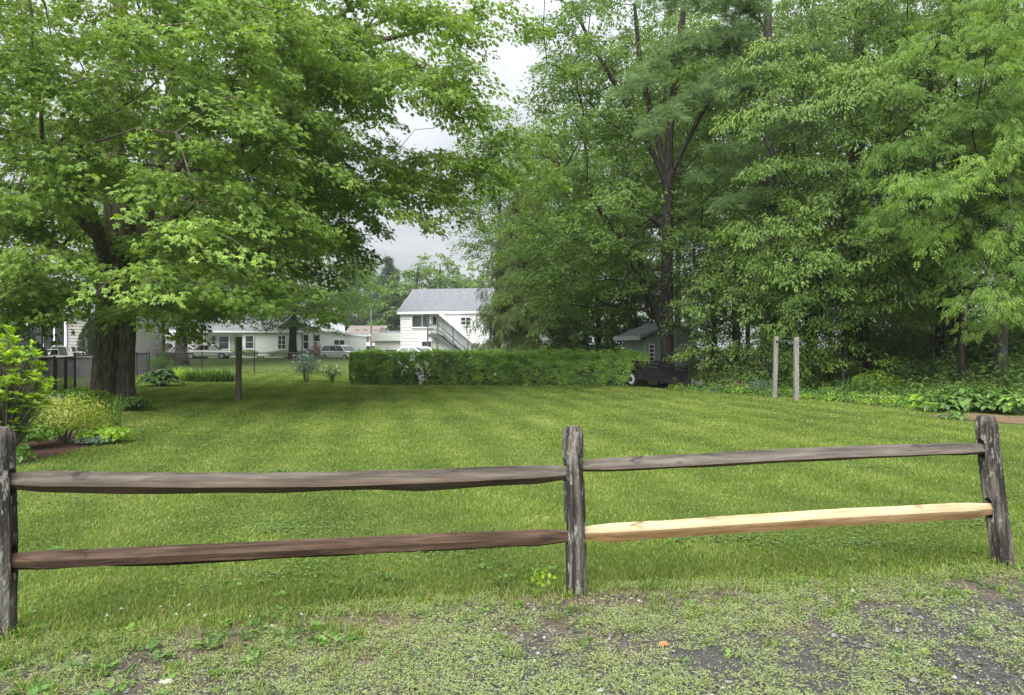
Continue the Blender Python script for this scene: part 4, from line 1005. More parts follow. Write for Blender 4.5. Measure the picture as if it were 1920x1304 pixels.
def window(root, x, y, z, w, h, panes=(1, 2), glass=None, frame=None, side='f', fr=.09, name='window', mull=.045):
    """framed window centred at x, sill z, standing proud of face y (front faces -y); side 'l' puts it on x=y plane facing -x"""
    f = MB(); g = MB(); s = MB()
    t = .07
    f.box(x - w / 2 - fr, x - w / 2, -t, .0, z - fr, z + h + fr); f.box(x + w / 2, x + w / 2 + fr, -t, .0, z - fr, z + h + fr)
    f.box(x - w / 2, x + w / 2, -t, 0, z + h, z + h + fr); f.box(x - w / 2, x + w / 2, -t, 0, z - fr, z)
    for i in range(1, panes[0]): f.box(x - w / 2 + w * i / panes[0] - mull / 2, x - w / 2 + w * i / panes[0] + mull / 2, -t * .8, -.012, z, z + h)
    for j in range(1, panes[1]):
        zc_ = z + h * j / panes[1]
        for i in range(panes[0]):
            xa = x - w / 2 + w * i / panes[0] + (mull / 2 if i else 0); xb = x - w / 2 + w * (i + 1) / panes[0] - (mull / 2 if i < panes[0] - 1 else 0)
            f.box(xa, xb, -t * .7, -.012, zc_ - mull / 2, zc_ + mull / 2)
    g.box(x - w / 2, x + w / 2, -.010, .0, z, z + h)
    s.box(x - w / 2 - fr - .03, x + w / 2 + fr + .03, -t - .05, 0, z - fr - .05, z - fr - .003)
    def place(mb):
        if side == 'f': mb.v = [(p[0], p[1] + y, p[2]) for p in mb.v]
        else: mb.v = [(y + p[1], -p[0], p[2]) for p in mb.v]
    for mb in (f, g, s): place(mb)
    fo = f.build(name, frame or TRIMW, root); g.build('pane', glass or GLASS, fo); s.build('sill', frame or TRIMW, fo)
    return fo
def gable_roof(root, x0, x1, y0, y1, ze, zr, mat, axis='x', oh=.35, th=.16, name='roof', fascia=None):
    """pitched roof, ridge along axis; overhang oh"""
    mb = MB(); fb = MB()
    if axis == 'x':
        ym = (y0 + y1) / 2; sl = (zr - ze) / (ym - y0); ya, yb = y0 - oh, y1 + oh; zl = ze - oh * sl
        for (p, q) in (((ya, zl), (ym, zr)), ((yb, zl), (ym, zr))):
            X0, X1 = x0 - oh, x1 + oh
            mb.add([(X0, p[0], p[1]), (X1, p[0], p[1]), (X1, q[0], q[1]), (X0, q[0], q[1]), (X0, p[0], p[1] + th), (X1, p[0], p[1] + th), (X1, q[0], q[1] + th), (X0, q[0], q[1] + th)],
                   [(0, 1, 2, 3), (4, 5, 6, 7), (0, 1, 5, 4), (1, 2, 6, 5), (3, 0, 4, 7)] if p[0] < q[0] else [(0, 1, 2, 3), (4, 5, 6, 7), (0, 1, 5, 4), (1, 2, 6, 5), (3, 0, 4, 7)])
            yy = p[0] - .03 if p[0] < ym else p[0] + .01
            fb.box(X0 - .01, X1 + .01, yy, yy + .02, p[1] - .07, p[1] + th - .02)
        for X in (x0 - oh - .03, x1 + oh + .005):
            fb.add([(X, ya, zl - .06), (X, ym, zr - .06), (X, yb, zl - .06), (X, yb, zl + th - .02), (X, ym, zr + th - .02), (X, ya, zl + th - .02),
                    (X + .025, ya, zl - .06), (X + .025, ym, zr - .06), (X + .025, yb, zl - .06), (X + .025, yb, zl + th - .02), (X + .025, ym, zr + th - .02), (X + .025, ya, zl + th - .02)],
                   [(0, 1, 4, 5), (1, 2, 3, 4), (6, 11, 10, 7), (7, 10, 9, 8), (0, 6, 7, 1), (1, 7, 8, 2), (5, 4, 10, 11), (4, 3, 9, 10), (0, 5, 11, 6), (2, 8, 9, 3)])
    r = mb.build(name, mat, root); fb.build('fascia', fascia or TRIMW, r); return r

# ---- two storey white house with the outside stair
d0 = 70.0; x0w = (752 - CX) * d0 / F
HW = thing('apartment_house', 'two storey white house with a grey roof and a covered outside stair', 'house', (x0w, d0, .1), math.radians(-10))
LW_, DW_ = 9.2, 10.0; ZE = 5.05; ZR = 7.65
mb = MB()
mb.box(.05, LW_ - .05, .05, DW_ - .05, -.3, ZE - .02)
siding(mb, 'f', 0, LW_, .1, ZE, 0, .28, .065)
gc = lambda z: (0, DW_) if z < ZE else ((z - ZE) / (ZR - ZE) * DW_ / 2, DW_ - (z - ZE) / (ZR - ZE) * DW_ / 2)
siding(mb, 'l', 0, DW_, .1, ZR - .05, 0, .26, .045, gc); siding(mb, 'r', 0, DW_, .1, ZR - .05, LW_, .26, .045, gc)
mb.build('wall', WHITE, HW)
gable_roof(HW, 0, LW_, 0, DW_, ZE, ZR, ROOFG, oh=.3)
cb = MB(); 
for xx in (-.05, LW_ - .09, .61): cb = MB(); cb.box(xx, xx + (.14 if xx != .61 else .08), -.075, .08, 0, ZE); cb.build('corner_trim', TRIMW, HW)
for xa, xb_ in ((-.2, 3.0), (8.3, LW_ + .2)): mb = MB(); mb.box(xa, xb_, -.42, -.34, ZE - .26, ZE - .14); mb.build('gutter', TRIMW, HW)
window(HW, 2.28, -.065, 3.5, 2.1, 1.15, (2, 1), GLASS)
window(HW, 6.85, -.065, 3.7, 1.0, .72, (2, 2), GLASSD)
window(HW, 2.75, -.065, .5, 1.0, 1.5, (1, 2), GLASS)
def door(root, x, y, z, w, h, mat, glass=True, name='door'):
    m_ = MB(); m_.box(x - w / 2 - .1, x - w / 2, y - .06, y, z, z + h + .1); m_.box(x + w / 2, x + w / 2 + .1, y - .06, y, z, z + h + .1); m_.box(x - w / 2, x + w / 2, y - .06, y, z + h, z + h + .1)
    D = m_.build(name, TRIMW, root); m_ = MB(); m_.box(x - w / 2, x + w / 2, y - .03, y, z, z + h); m_.build('leaf', mat, D)
    m_ = MB(); m_.box(x + w / 2 - .12, x + w / 2 - .06, y - .07, y - .03, z + .95, z + 1.03); m_.build('handle', BLACK, D)
    if glass: m_ = MB(); m_.box(x - w * .3, x + w * .3, y - .04, y - .03, z + h * .5, z + h * .9); m_.build('pane', GLASSD, D)
door(HW, 3.55, -.065, 2.85, .8, 1.9, TRIMW)
door(HW, 5.9, -.065, .25, .9, 1.75, plain('grey_door', lin(.3, .32, .33), .5))
# stair: landing at the top left, flight running down to the right, parallel to the wall
SW = 1.1; yF = -.06 - SW; xt0, xt1 = 3.15, 4.25; zt = 2.75; xb = 7.4
stair = MB(); ns = 13
for i in range(ns):
    zz_ = zt - (i + 1) * (zt - .1) / (ns + 1); xx = xt1 + i * (xb - xt1) / ns
    stair.box(xx, xx + .27, yF + .06, -.1, zz_ - .05, zz_)
stair.box(xt0, xt1, yF, -.08, zt - .1, zt)
so_ = stair.build('staircase', GREENW, HW)
st = MB()
for yy in (yF, -.14): st.bar((xt1, yy + .02, zt - .2), (xb, yy + .02, .05), .05, .3)
st.box(xt0 - .02, xt1 + .02, yF - .02, yF + .02, zt - .35, zt - .1)
for xx in (xt0 + .04, xt1 - .04): st.box(xx - .06, xx + .06, yF - .06, yF + .06, -.1, ZE - .3)
st.box(5.75, 5.86, yF - .05, yF + .05, 1.3, 3.55); st.box(7.25, 7.37, yF - .05, yF + .05, -.1, 2.0)
st.build('stringer', GREENW, so_)
rl = MB()
for dz in (.45, .95):
    rl.bar((xt1, yF - .03, zt + dz), (xb, yF - .03, dz + .05), .05, .1); rl.box(xt0 - .02, xt1 + .02, yF - .055, yF - .015, zt + dz - .05, zt + dz + .05)
    rl.box(xt0 - .03, xt0 + .03, yF, -.08, zt + dz - .05, zt + dz + .05)
rl.bar((4.3, yF, .12), (6.9, yF, .12), .05, .08)
rl.build('railing', GREENW, so_)
ln = MB(); ln.add([(xt1 + .1, -.13, zt + .05), (xb, -.13, .3), (xb, -.13, 2.25), (xt1 + .1, -.13, ZE - .45)], [(0, 1, 2, 3)]); ln.v = [(p[0], p[1], p[2]) for p in ln.v]
ln.add([(xt1 + .1, -.10, zt + .05), (xb, -.10, .3), (xb, -.10, 2.25), (xt1 + .1, -.10, ZE - .45)], [(3, 2, 1, 0)])
ln.build('side_panel', plain('painted_panel', lin(.52, .55, .56), .7), so_)
rf = MB(); rf.box(xt0 - .25, xt1 + .15, yF - .3, -.06, ZE - .28, ZE - .08); rf.bar((xt1 + .1, (yF - .3 - .06) / 2, ZE - .2), (8.1, (yF - .3 - .06) / 2, 1.75), SW + .28, .2)
rf.build('stair_roof', TRIMW, so_)
pl_ = MB(); pl_.box(xt0 + .1, xt1 - .1, yF - .16, yF - .06, zt + .85, zt + 1.0); pl_.build('flower_box', STONE, so_)
cb = MB(); cb.box(xb - .3, xb + .1, -.6, -.1, -.1, 1.5); cb.build('porch_box', TRIMW, so_)
# low wing on its left
wg = MB(); wl, wr_ = -3.4, -.06
wg.box(wl, wr_, 1.4, 7, -.3, 2.35); siding(wg, 'f', wl, wr_, .1, 2.3, 1.4, .26, .03); wg.build('wing_wall', WHITE, HW)
wr = MB(); wr.box(wl - .2, wr_, 1.1, 7.2, 2.36, 2.5); wr.box(wl - .25, wr_, 1.0, 1.1, 2.1, 2.95); wo = wr.build('wing_roof', TRIMW, HW)
ws = MB(); ws.add([(wl - .2, 1.15, 2.55), (wr_, 1.15, 2.55), (wr_, 5, 3.25), (wl - .2, 5, 3.25), (wl - .2, 5, 2.5), (wr_, 5, 2.5)], [(0, 1, 2, 3), (3, 2, 5, 4)]); ws.build('wing_shingles', ROOFG, wo)
window(HW, -1.5, 1.355, .35, 1.15, .75, (2, 1), GLASSD, frame=GREYM)

# ---- white bungalow
zb = .42; dB = 72.0; xB = (455 - CX) * dB / F
BG = thing('bungalow', 'long low white bungalow with grey shingle roof and a rear stair', 'house', (xB, dB, zb))
B1 = 6.2; mb = MB(); mb.box(.05, B1 - .05, .05, 7.95, -.5, 2.85); siding(mb, 'f', 0, B1, .25, 2.85, 0, .24, .055)
mb.box(0, B1, -.01, .04, -.5, .24); mb.build('wall', WHITE, BG)
gable_roof(BG, -7.5, B1 + .1, 0, 8, 2.85, 4.55, ROOFG, oh=.3)
window(BG, 4.15, -.055, .95, .75, 1.35, (2, 3), GLASS); window(BG, .75, -.055, 1.0, .8, 1.3, (1, 2), GLASS)
for xx in (1.9, 4.7): window(BG, xx, -.012, -.2, .8, .35, (3, 1), GLASSD, fr=.05)
# left wing with windows and door (set back)
mb = MB(); mb.box(-7.4, -.02, 1.2, 7.9, -.5, 2.8); siding(mb, 'f', -7.4, -.02, .1, 2.8, 1.2, .24, .035); mb.build('wall', WHITE, BG)
window(BG, -2.45, 1.165, .95, 1.0, 1.3, (1, 2), GLASS); window(BG, -4.9, 1.165, 1.2, .5, 1.0, (1, 2), GLASSD); window(BG, -3.55, 1.165, 1.1, .45, 1.2, (1, 2), GLASSD); window(BG, -6.9, 1.165, 1.0, .5, .5, (1, 1), GLASSD)
door(BG, -.9, 1.165, .2, .85, 2.0, CURT)
pb = MB()
for xx in (-4.35, -1.65, -.12): pb.box(xx, xx + .14, .4, .54, -.4, 2.6)
pb.box(-4.5, -.04, .3, 1.15, 2.55, 2.62); pb.build('porch_post', TRIMW, BG)
# right wing: roof falls to the right
P0 = B1 + .15; prof = [(P0, 3.55), (P0 + 2.3, 2.7), (P0 + 5.0, 2.45)]
mb = MB(); ytop = lambda x: float(np.interp(x, [p[0] for p in prof], [p[1] for p in prof]))
xs = [P0, P0 + 2.3, P0 + 5.0]
mb.prism([(P0, -.5), (P0 + 5, -.5), (P0 + 5, 2.4), (P0 + 2.3, 2.65), (P0, 3.5)], .06, 8)
for i in range(13):
    za = .1 + i * .26; zb2 = za + .26; hi = P0 + 5 if zb2 < 2.4 else float(np.interp(-(zb2), [-3.5, -2.65, -2.4], [P0, P0 + 2.3, P0 + 5]))
    if zb2 < 3.5: mb.add([(P0, .02, za), (hi, .02, za), (hi, .055, zb2), (P0, .055, zb2), (P0, .055, za), (hi, .055, za)], [(0, 1, 2, 3), (1, 0, 4, 5)])
mb.build('wall', WHITE, BG)
rr_ = MB()
for (a, b_) in ((prof[0], prof[1]), (prof[1], (P0 + 5.25, 2.43))): rr_.prism([(a[0], a[1]), (b_[0], b_[1]), (b_[0], b_[1] + .16), (a[0], a[1] + .16)], -.25, 8.2)
wr = rr_.build('wing_roof', TRIMW, BG)
window(BG, P0 + 3.85, .015, 1.0, 1.05, .85, (2, 1), GLASS); window(BG, P0 - .12 + .45, .015, .95, .5, 1.45, (1, 2), GLASSD)
door(BG, P0 + 1.45, .015, .85, .75, 1.6, CURT)
pb = MB(); pb.box(P0 - .2, P0 + 2.0, -1.2, 0, .7, .84)
for i in range(5): pb.box(P0 + 2.0 + i * .28, P0 + 2.28 + i * .28, -1.1, -.1, .55 - i * .15, .69 - i * .15)
pb.box(P0 + 2.25, P0 + 2.45, -1.25, -1.1, -.5, 1.5)
po = pb.build('back_steps', TRIMW, BG); pb = MB()
for xx in (P0 - .15, P0 + .9, P0 + 1.95): pb.box(xx, xx + .07, -1.2, -1.13, -.4, 1.75)
pb.bar((P0 - .15, -1.17, 1.7), (P0 + 2, -1.17, 1.7), .06, .07); pb.bar((P0 + 2, -1.17, 1.7), (P0 + 3.5, -1.17, .85), .06, .07); pb.bar((P0 + 2, -1.17, 1.3), (P0 + 3.4, -1.17, .5), .05, .06)
pb.build('railing', TRIMW, po)
# taller gable behind
mb = MB(); mb.box(P0 - .2, P0 + 2.6, 3.5, 7.5, 2.5, 4.2); mb.build('dormer', TRIMW, BG)
window(BG, P0 + 1.4, 3.5, 3.5, .5, .6, (1, 1), GLASSD)
# ---- beige building
BE = thing('garage_building', 'beige low building with a brown shingle roof between the white houses', 'building', ((652 - CX) * 90 / F, 90, .2))
mb = MB(); mb.box(.05, 6.5, .05, 8, -.3, 2.95); siding(mb, 'f', 0, 6.5, 0, 2.95, 0, .24, .03); mb.build('wall', BEIGE, BE)
gable_roof(BE, -.2, 4.0, 0, 8, 2.95, 4.15, ROOFB, oh=.3)
mb = MB(); mb.prism([(3.0, 1.2), (3.5, 1.2), (5.5, 3.9), (4.6, 3.9)], -1.4, -.4); mb.build('porch_roof', ROOFB, BE)
mb = MB(); mb.tube([(2.55, -.05, 2.35), (2.55, .02, 2.35)], .28, 14); mb.build('round_vent', STONE, BE)
for xx in (.6, 1.7, 3.1): mb = MB(); mb.box(xx, xx + .45, 1.6, 1.9, 3.62, 3.78); mb.build('roof_vent', GREYM, BE)
# ---- utility pole
UP = thing('utility_pole', 'thin grey utility pole rising beside the beige building', 'pole', ((696 - CX) * 82 / F, 82, .1))
mb = MB(); mb.tube([(0, 0, -.3), (0, 0, 6.3)], [.14, .10], 10); mb.build('pole', TWIG, UP)
mb = MB(); mb.tube([(0, 0, 6.3), (0, 0, 6.6)], [.13, .08], 8); mb.build('cap', GREYM, UP)
# ---- grey house with the patio
GH = thing('ranch_house', 'grey clapboard house with sliding glass doors behind the old maple', 'house', ((165 - CX) * 38 / F, 38, .55))
Wd = 14.0; mb = MB(); mb.box(-Wd, -.05, .05, 8, -1, 3.05); siding(mb, 'f', -Wd, 0, .1, 3.1, 0, .17, .035); siding(mb, 'r', 0, 8, .1, 4.9, 0, .17, .035, lambda z: (0, 8) if z < 3.1 else ((z - 3.1) / 2 * 4, 8 - (z - 3.1) / 2 * 4)); mb.build('wall', GREYS, GH)
gable_roof(GH, -Wd, 0, 0, 8, 3.1, 5.1, ROOFG, oh=.4)
for xx in (-.1, -4.75): mb = MB(); mb.box(xx - .05, xx + .1, -.06, -.02, .1, 3.05); mb.build('corner_trim', TRIMW, GH)
sd_ = window(GH, -1.83, -.035, .68, 1.15, 2.05, (2, 1), GLASSD, name='sliding_door', fr=.12, mull=.08)
window(GH, -2.9, -.035, .75, .75, 1.95, (1, 1), GLASS, fr=.1); window(GH, -5.2, -.035, 1.0, .6, 1.8, (1, 2), GLASS, fr=.1)
# raised patio in front of it
PT = thing('raised_patio', 'raised stone patio in front of the grey house', 'patio', ((110 - CX) * 35.5 / F, 35.5, 0))
mb = MB(); mb.box(-6, 2.7, -1.2, -.9, -.2, 1.0); mb.box(-6, 2.7, -.9, 2.4, -.2, .70); mb.build('retaining_wall', STONE, PT)
mb = MB(); mb.box(-6.1, 2.8, -1.3, -.85, 1.003, 1.07); mb.build('coping', plain('pale_paving', lin(.42, .4, .37), .8, vary=.2), PT)
# patio set
zc0 = .70
WMET = plain('white_metal', lin(.55, .55, .54), .4)
def patio_chair(px, d, rz, label):
    c = thing('patio_chair', label, 'chair', ((px - CX) * d / F, d, zc0), rz, 'chairs round the patio table'); c.scale = (.88, .88, .88)
    f = MB()
    for sx in (-.26, .26):
        f.tube([(sx, .24, 0), (sx, .2, .4), (sx, -.22, .44), (sx, -.28, 0)], .018, 6)
        f.tube([(sx, .2, .4), (sx, .3, .7), (sx * .95, .38, .98)], .018, 6)
        f.tube([(sx, .28, .62), (sx, .0, .66), (sx, -.2, .6), (sx, -.22, .44)], .016, 6)
    f.tube([(-.247, .38, .98), (.247, .38, .98)], .018, 6)
    f.build('frame', WMET, c)
    s_ = MB(); s_.bar((0, -.22, .43), (0, .2, .41), .5, .02); s_.build('seat', plain('dark_sling', lin(.06, .075, .07), .8), c)
    s_ = MB(); s_.bar((0, .22, .46), (0, .37, .94), .5, .02, (0, -1, .3)); s_.build('backrest', plain('dark_sling', lin(.06, .075, .07), .8), c)
    return c
patio_chair(94, 35.2, -1.75, 'white framed patio chair turned away before the sliding door')
patio_chair(124, 34.7, PI, 'patio chair with its dark sling back to the lawn')
patio_chair(149, 35.2, 1.75, 'white framed patio chair before the clapboard wall')
tb = thing('patio_table', 'small white patio table among the chairs on the raised patio', 'table', ((110 - CX) * 35.4 / F, 35.4, zc0))
m_ = MB(); m_.tube([(0, 0, .69), (0, 0, .72)], .5, 20); m_.build('table_top', WMET, tb)
for a in range(4): m_ = MB(); m_.tube([(.2 * math.cos(a * PI / 2 + .7), .2 * math.sin(a * PI / 2 + .7), .69), (.4 * math.cos(a * PI / 2 + .7), .4 * math.sin(a * PI / 2 + .7), 0)], .02, 6); m_.build('leg', WMET, tb)

# ---- vehicles
TYRE = plain('tyre_rubber', lin(.02, .02, .021), .9); RIM = plain('pale_rim', lin(.5, .5, .52), .4, .3)
LAMP = plain('clear_lamp', lin(.6, .6, .6), .2); TAIL = plain('red_lamp', lin(.35, .02, .02), .3)
def car(label, cat, loc, rz, paint, L=4.6, Wd=1.82, Hh=1.62, suv=True, name='parked_car', group='cars parked by the houses'):
    c = thing(name, label, cat, loc, rz, group)
    hl = L / 2; b0 = .28; belt = .95 if suv else .85
    st = [(-hl, .42, belt - .12, .80), (-hl + .12, b0, belt, .92), (-hl + 1.2, b0 - .02, belt + .03, 1), (0, b0 - .03, belt, 1), (hl - 1.25, b0 - .02, belt - .05, 1), (hl - .45, b0, belt - .14, .95), (hl - .06, .36, belt - .27, .84), (hl, .44, belt - .36, .7)]
    V = []; n = 10
    for x, z0, z1, ws_ in st:
        h = z1 - z0; w_ = Wd / 2 * ws_
        sec = [(-w_ * .86, z0), (w_ * .86, z0), (w_ * .97, z0 + h * .18), (w_, z0 + h * .5), (w_ * .97, z0 + h * .85), (w_ * .9, z1), (-w_ * .9, z1), (-w_ * .97, z0 + h * .85), (-w_, z0 + h * .5), (-w_ * .97, z0 + h * .18)]
        V += [(x, y, z) for y, z in sec]
    Fc = []
    for i in range(len(st) - 1):
        for k in range(n): Fc.append((i * n + k, i * n + (k + 1) % n, (i + 1) * n + (k + 1) % n, (i + 1) * n + k))
    Fc.append(tuple(range(n - 1, -1, -1))); Fc.append(tuple((len(st) - 1) * n + k for k in range(n)))
    mb = MB(); mb.add(V, Fc)
    # cabin
    if suv: cs = [(-hl + .12, belt - .02, .9), (-hl + .42, Hh - .12, .74), (-hl + .9, Hh, .72), (.25, Hh - .02, .72), (.75, Hh - .16, .74), (1.45, belt - .08, .9)]
    else: cs = [(-hl + .75, belt - .02, .88), (-hl + 1.45, Hh - .1, .7), (-.35, Hh, .68), (.3, Hh - .06, .68), (1.3, belt - .1, .88)]
    prof = [(x, z) for x, z, _ in cs]; k = len(cs)
    Vc = [(x, -Wd / 2 * w_, z) for x, z, w_ in cs] + [(x, Wd / 2 * w_, z) for x, z, w_ in cs]
    mb.add(Vc, [tuple(range(k)), tuple(range(2 * k - 1, k - 1, -1))] + [(i, i + k, i + k + 1, i + 1) for i in range(k - 1)])
    body = mb.build('body', paint, c, True, .05)
    for p_ in body.data.polygons: p_.use_smooth = False
    # glass: side strips, windscreen, rear
    g = MB(); zt_ = Hh - .14; zb_ = belt + .05
    def xat(z, front):
        pts = [(q[1], q[0], q[2]) for q in (cs[-1:-3:-1] if front else cs[0:2])]; return float(np.interp(z, [pts[0][0], pts[1][0]], [pts[0][1], pts[1][1]]))
    for s in (-1, 1):
        wy = lambda z: s * (Wd / 2 * float(np.interp(z, [belt, Hh - .1], [.895, .745])) + .012)
        x_a0, x_a1 = xat(zb_, False) + .12, xat(zt_, False) + .14; x_b0, x_b1 = xat(zb_, True) - .16, xat(zt_, True) - .12
        sp_ = [0, .34, .37, .68, .71, 1] if suv else [0, .46, .5, 1]
        for i in range(0, len(sp_), 2):
            lo = lambda t, a, b_: a + (b_ - a) * t
            g.add([(lo(sp_[i], x_a0, x_b0), wy(zb_), zb_), (lo(sp_[i + 1], x_a0, x_b0), wy(zb_), zb_), (lo(sp_[i + 1], x_a1, x_b1), wy(zt_), zt_), (lo(sp_[i], x_a1, x_b1), wy(zt_), zt_)], [(0, 1, 2, 3) if s < 0 else (3, 2, 1, 0)])
    for fr_, sg in ((True, 1), (False, -1)):
        xa, xb_ = xat(zb_, fr_) + .02 * sg, xat(zt_, fr_) + .02 * sg; w0, w1 = Wd * .40, Wd * .335
        g.add([(xa, -w0, zb_), (xa, w0, zb_), (xb_, w1, zt_), (xb_, -w1, zt_)], [(0, 1, 2, 3) if fr_ else (3, 2, 1, 0)])
    g.build('window', GLASSD, c)
    for x in (-hl + .85, hl - .9):
        for s in (-1, 1):
            t = MB(); t.tube([(x, s * (Wd / 2 - .2), .33), (x, s * (Wd / 2 + .01), .33)], .33, 20); to = t.build('wheel', TYRE, c)
            r = MB(); r.tube([(x, s * (Wd / 2 + .0), .33), (x, s * (Wd / 2 + .025), .33)], .2, 14); r.build('rim', RIM, to)
    for s in (-1, 1):
        l = MB(); l.box(hl - .28, hl - .04, s * Wd * .36 - .16, s * Wd * .36 + .16, belt - .36, belt - .22); l.build('headlight', LAMP, c)
        l = MB(); l.box(-hl - .01, -hl + .1, s * Wd * .39 - .12, s * Wd * .39 + .12, belt - .25, belt + .02); l.build('tail_light', TAIL, c)
    return c
PW = plain('white_paint', lin(.75, .75, .76), .25, 0, .5, .03); PS = plain('silver_paint', lin(.5, .52, .54), .25, .4, .5, .04); PB_ = plain('blue_grey_paint', lin(.16, .19, .24), .3, .3, .5, .05)
car('white hatchback parked beyond the fence at the end of the hedge', 'car', ((640 - CX) * 69 / F, 69, .16), math.radians(-32) , PW)
car('silver saloon mostly hidden behind the hedge below the white house', 'car', ((764 - CX) * 62 / F, 62, .12), math.radians(172), PS, 4.7, 1.82, 1.5, False)
car('white saloon whose roof shows behind the hedge below the stair', 'car', ((790 - CX) * 64.5 / F, 64.5, .12), math.radians(176), PW, 4.7, 1.82, 1.48, False)
car('white car parked in front of the bungalow behind the bare twigs', 'car', ((392 - CX) * 67 / F, 67, .36), math.radians(8), PW, 4.6, 1.8, 1.5, False)
car('second white car parked behind the shade tree trunk', 'car', ((352 - CX) * 69 / F, 69, .38), math.radians(4), PW, 4.6, 1.8, 1.5, False)
car('blue grey vehicle parked between the maple and the shade trees', 'car', ((282 - CX) * 70 / F, 70, .4), math.radians(170), PB_)
# white camper / bus
BU = thing('white_bus', 'white minibus with a row of dark windows beyond the car park', 'bus', ((690 - CX) * 86 / F, 86, .15), math.radians(4))
mb = MB(); mb.box(-1.6, 1.7, 0, 2, .35, 1.85); mb.build('body', PW, BU, bevel=.1)
for i in range(5): mb = MB(); mb.box(-1.4 + i * .6, -.95 + i * .6, -.02, .0, 1.0, 1.55); mb.build('window', GLASSD, BU)
for x in (-1.0, 1.1):
    t = MB(); t.tube([(x, -.03, .33), (x, .2, .33)], .33, 18); to = t.build('wheel', TYRE, BU); r = MB(); r.tube([(x, -.05, .33), (x, -.03, .33)], .18, 12); r.build('rim', RIM, to)

# ================================================================== shed
SHX = (1211 - CX) * 30 / F
al = math.radians(16)
SH = thing('garden_shed', 'green board and batten shed with a grey roof behind the hedge', 'shed', (SHX, 30, 0), al)
sw, sl_ = 2.5, 2.1; ez, rz_ = 2.04, 2.5
mb = MB(); mb.prism([(0, -.1), (sw, -.1), (sw, ez), (sw / 2, rz_), (0, ez)], 0, sl_)
for i in range(9):
    x = .02 + i * (sw - .04) / 8; mb.box(x - .02, x + .02, -.03, -.001, -.1, ez + (rz_ - ez) * (1 - abs(x - sw / 2) / (sw / 2)) - .03)
for i in range(9): y = .02 + i * (sl_ - .04) / 8; mb.box(-.03, -.001, y - .02, y + .02, -.1, ez - .02)
mb.build('wall', SHEDG, SH)
rf = MB(); oh = .42; sl2 = (rz_ - ez) / (sw / 2)
for s in (-1, 1):
    xa = sw / 2 + s * (sw / 2 + oh); za = ez - oh * sl2
    pr = [(sw / 2, rz_ + .01), (xa, za + .01), (xa, za + .13), (sw / 2, rz_ + .13)]
    rf.prism(pr if s > 0 else pr[::-1], -.3, sl_ + .3)
ro = rf.build('roof', ROOFG, SH)
fb = MB(); 
for s in (-1, 1):
    xa = sw / 2 + s * (sw / 2 + oh); za = ez - oh * sl2
    if s < 0: fb.box(xa - .03, xa - .002, -.32, sl_ + .32, za - .06, za + .12)
fb.build('fascia', plain('pale_fascia', lin(.4, .42, .43), .6), ro)
f = MB(); g = MB(); f.box(.12, .15, -.07, -.032, .9, 1.65); f.box(.36, .39, -.07, -.032, .9, 1.65)
for i in range(5): z = .9 + i * .1775; f.box(.15, .36, -.07, -.032, z, z + .04)
fo = f.build('window', TRIMW, SH); g.box(.15, .36, -.031, -.028, .9, 1.65); g.build('pane', GLASSD, fo)
f = MB(); f.box(-.05, .06, -.06, -.031, -.1, ez - .05); f.box(.5, .62, -.06, -.031, -.1, ez + .2); f.build('corner_board', plain('pale_green_board', lin(.27, .34, .31), .7), SH)

# ================================================================== utility trailer
TRC = gpt(1240, 730); ux = math.radians(-64)
TR = thing('utility_trailer', 'black utility trailer with mesh sides and one white wheel parked by the hedge', 'trailer', (TRC[0], TRC[1], 0), ux)
# local: x to the tongue, origin at near front corner; body runs -x, width +y
TL, TW = 2.5, 1.22; zf, zs = .40, .66
b = MB(); b.box(-TL, 0, 0, TW, zf - .06, zf); b.box(-TL, 0, 0, .03, zf, zs); b.box(-TL, 0, TW - .03, TW, zf, zs); b.box(-.03, 0, .03, TW - .03, zf, zs); b.box(-TL, -TL + .03, .03, TW - .03, zf, zs)
b.box(-.04, .012, -.012, TW + .012, .2, zf - .06); b.box(-TL, -.02, -.01, .04, .26, zf - .06); b.build('bed', BLACK, TR)
r = MB()
for y in (0.015, TW - .015):
    for x in (-TL + .03, -TL * .66, -TL * .33, -.03): r.box(x - .02, x + .02, y - .02, y + .02, .2, .98 if x < -.1 else .86)
    r.bar((-TL, y, .96), (-TL * .33, y, .96), .04, .04); r.bar((-TL, y, .82), (-.02, y, .70), .04, .05); r.bar((-TL * .33, y, .96), (-TL * .33, y, .7), .04, .04)
r.bar((-.02, 0, .84), (-.02, TW, .72), .04, .05); r.bar((-TL, 0, .96), (-TL, TW, .96), .04, .04)
r.tube([(.0, .1, .72), (.06, .13, .78), (.06, .25, .8)], .015, 6); r.build('rail', BLACK, TR)
ms = MB()
for y in (.015, TW - .015):
    for i in range(34): x = -TL + i * (TL * .67) / 33; ms.box(x - .004, x + .004, y - .004, y + .004, zs, .95)
    for z in np.arange(zs + .04, .95, .05): ms.box(-TL, -TL * .33, y - .004, y + .004, z - .003, z + .003)
for i in range(20): y = .05 + i * (TW - .1) / 19; ms.box(-TL - .004, -TL + .004, y - .004, y + .004, zs, .95)
ms.build('mesh_side', BLACK, TR)
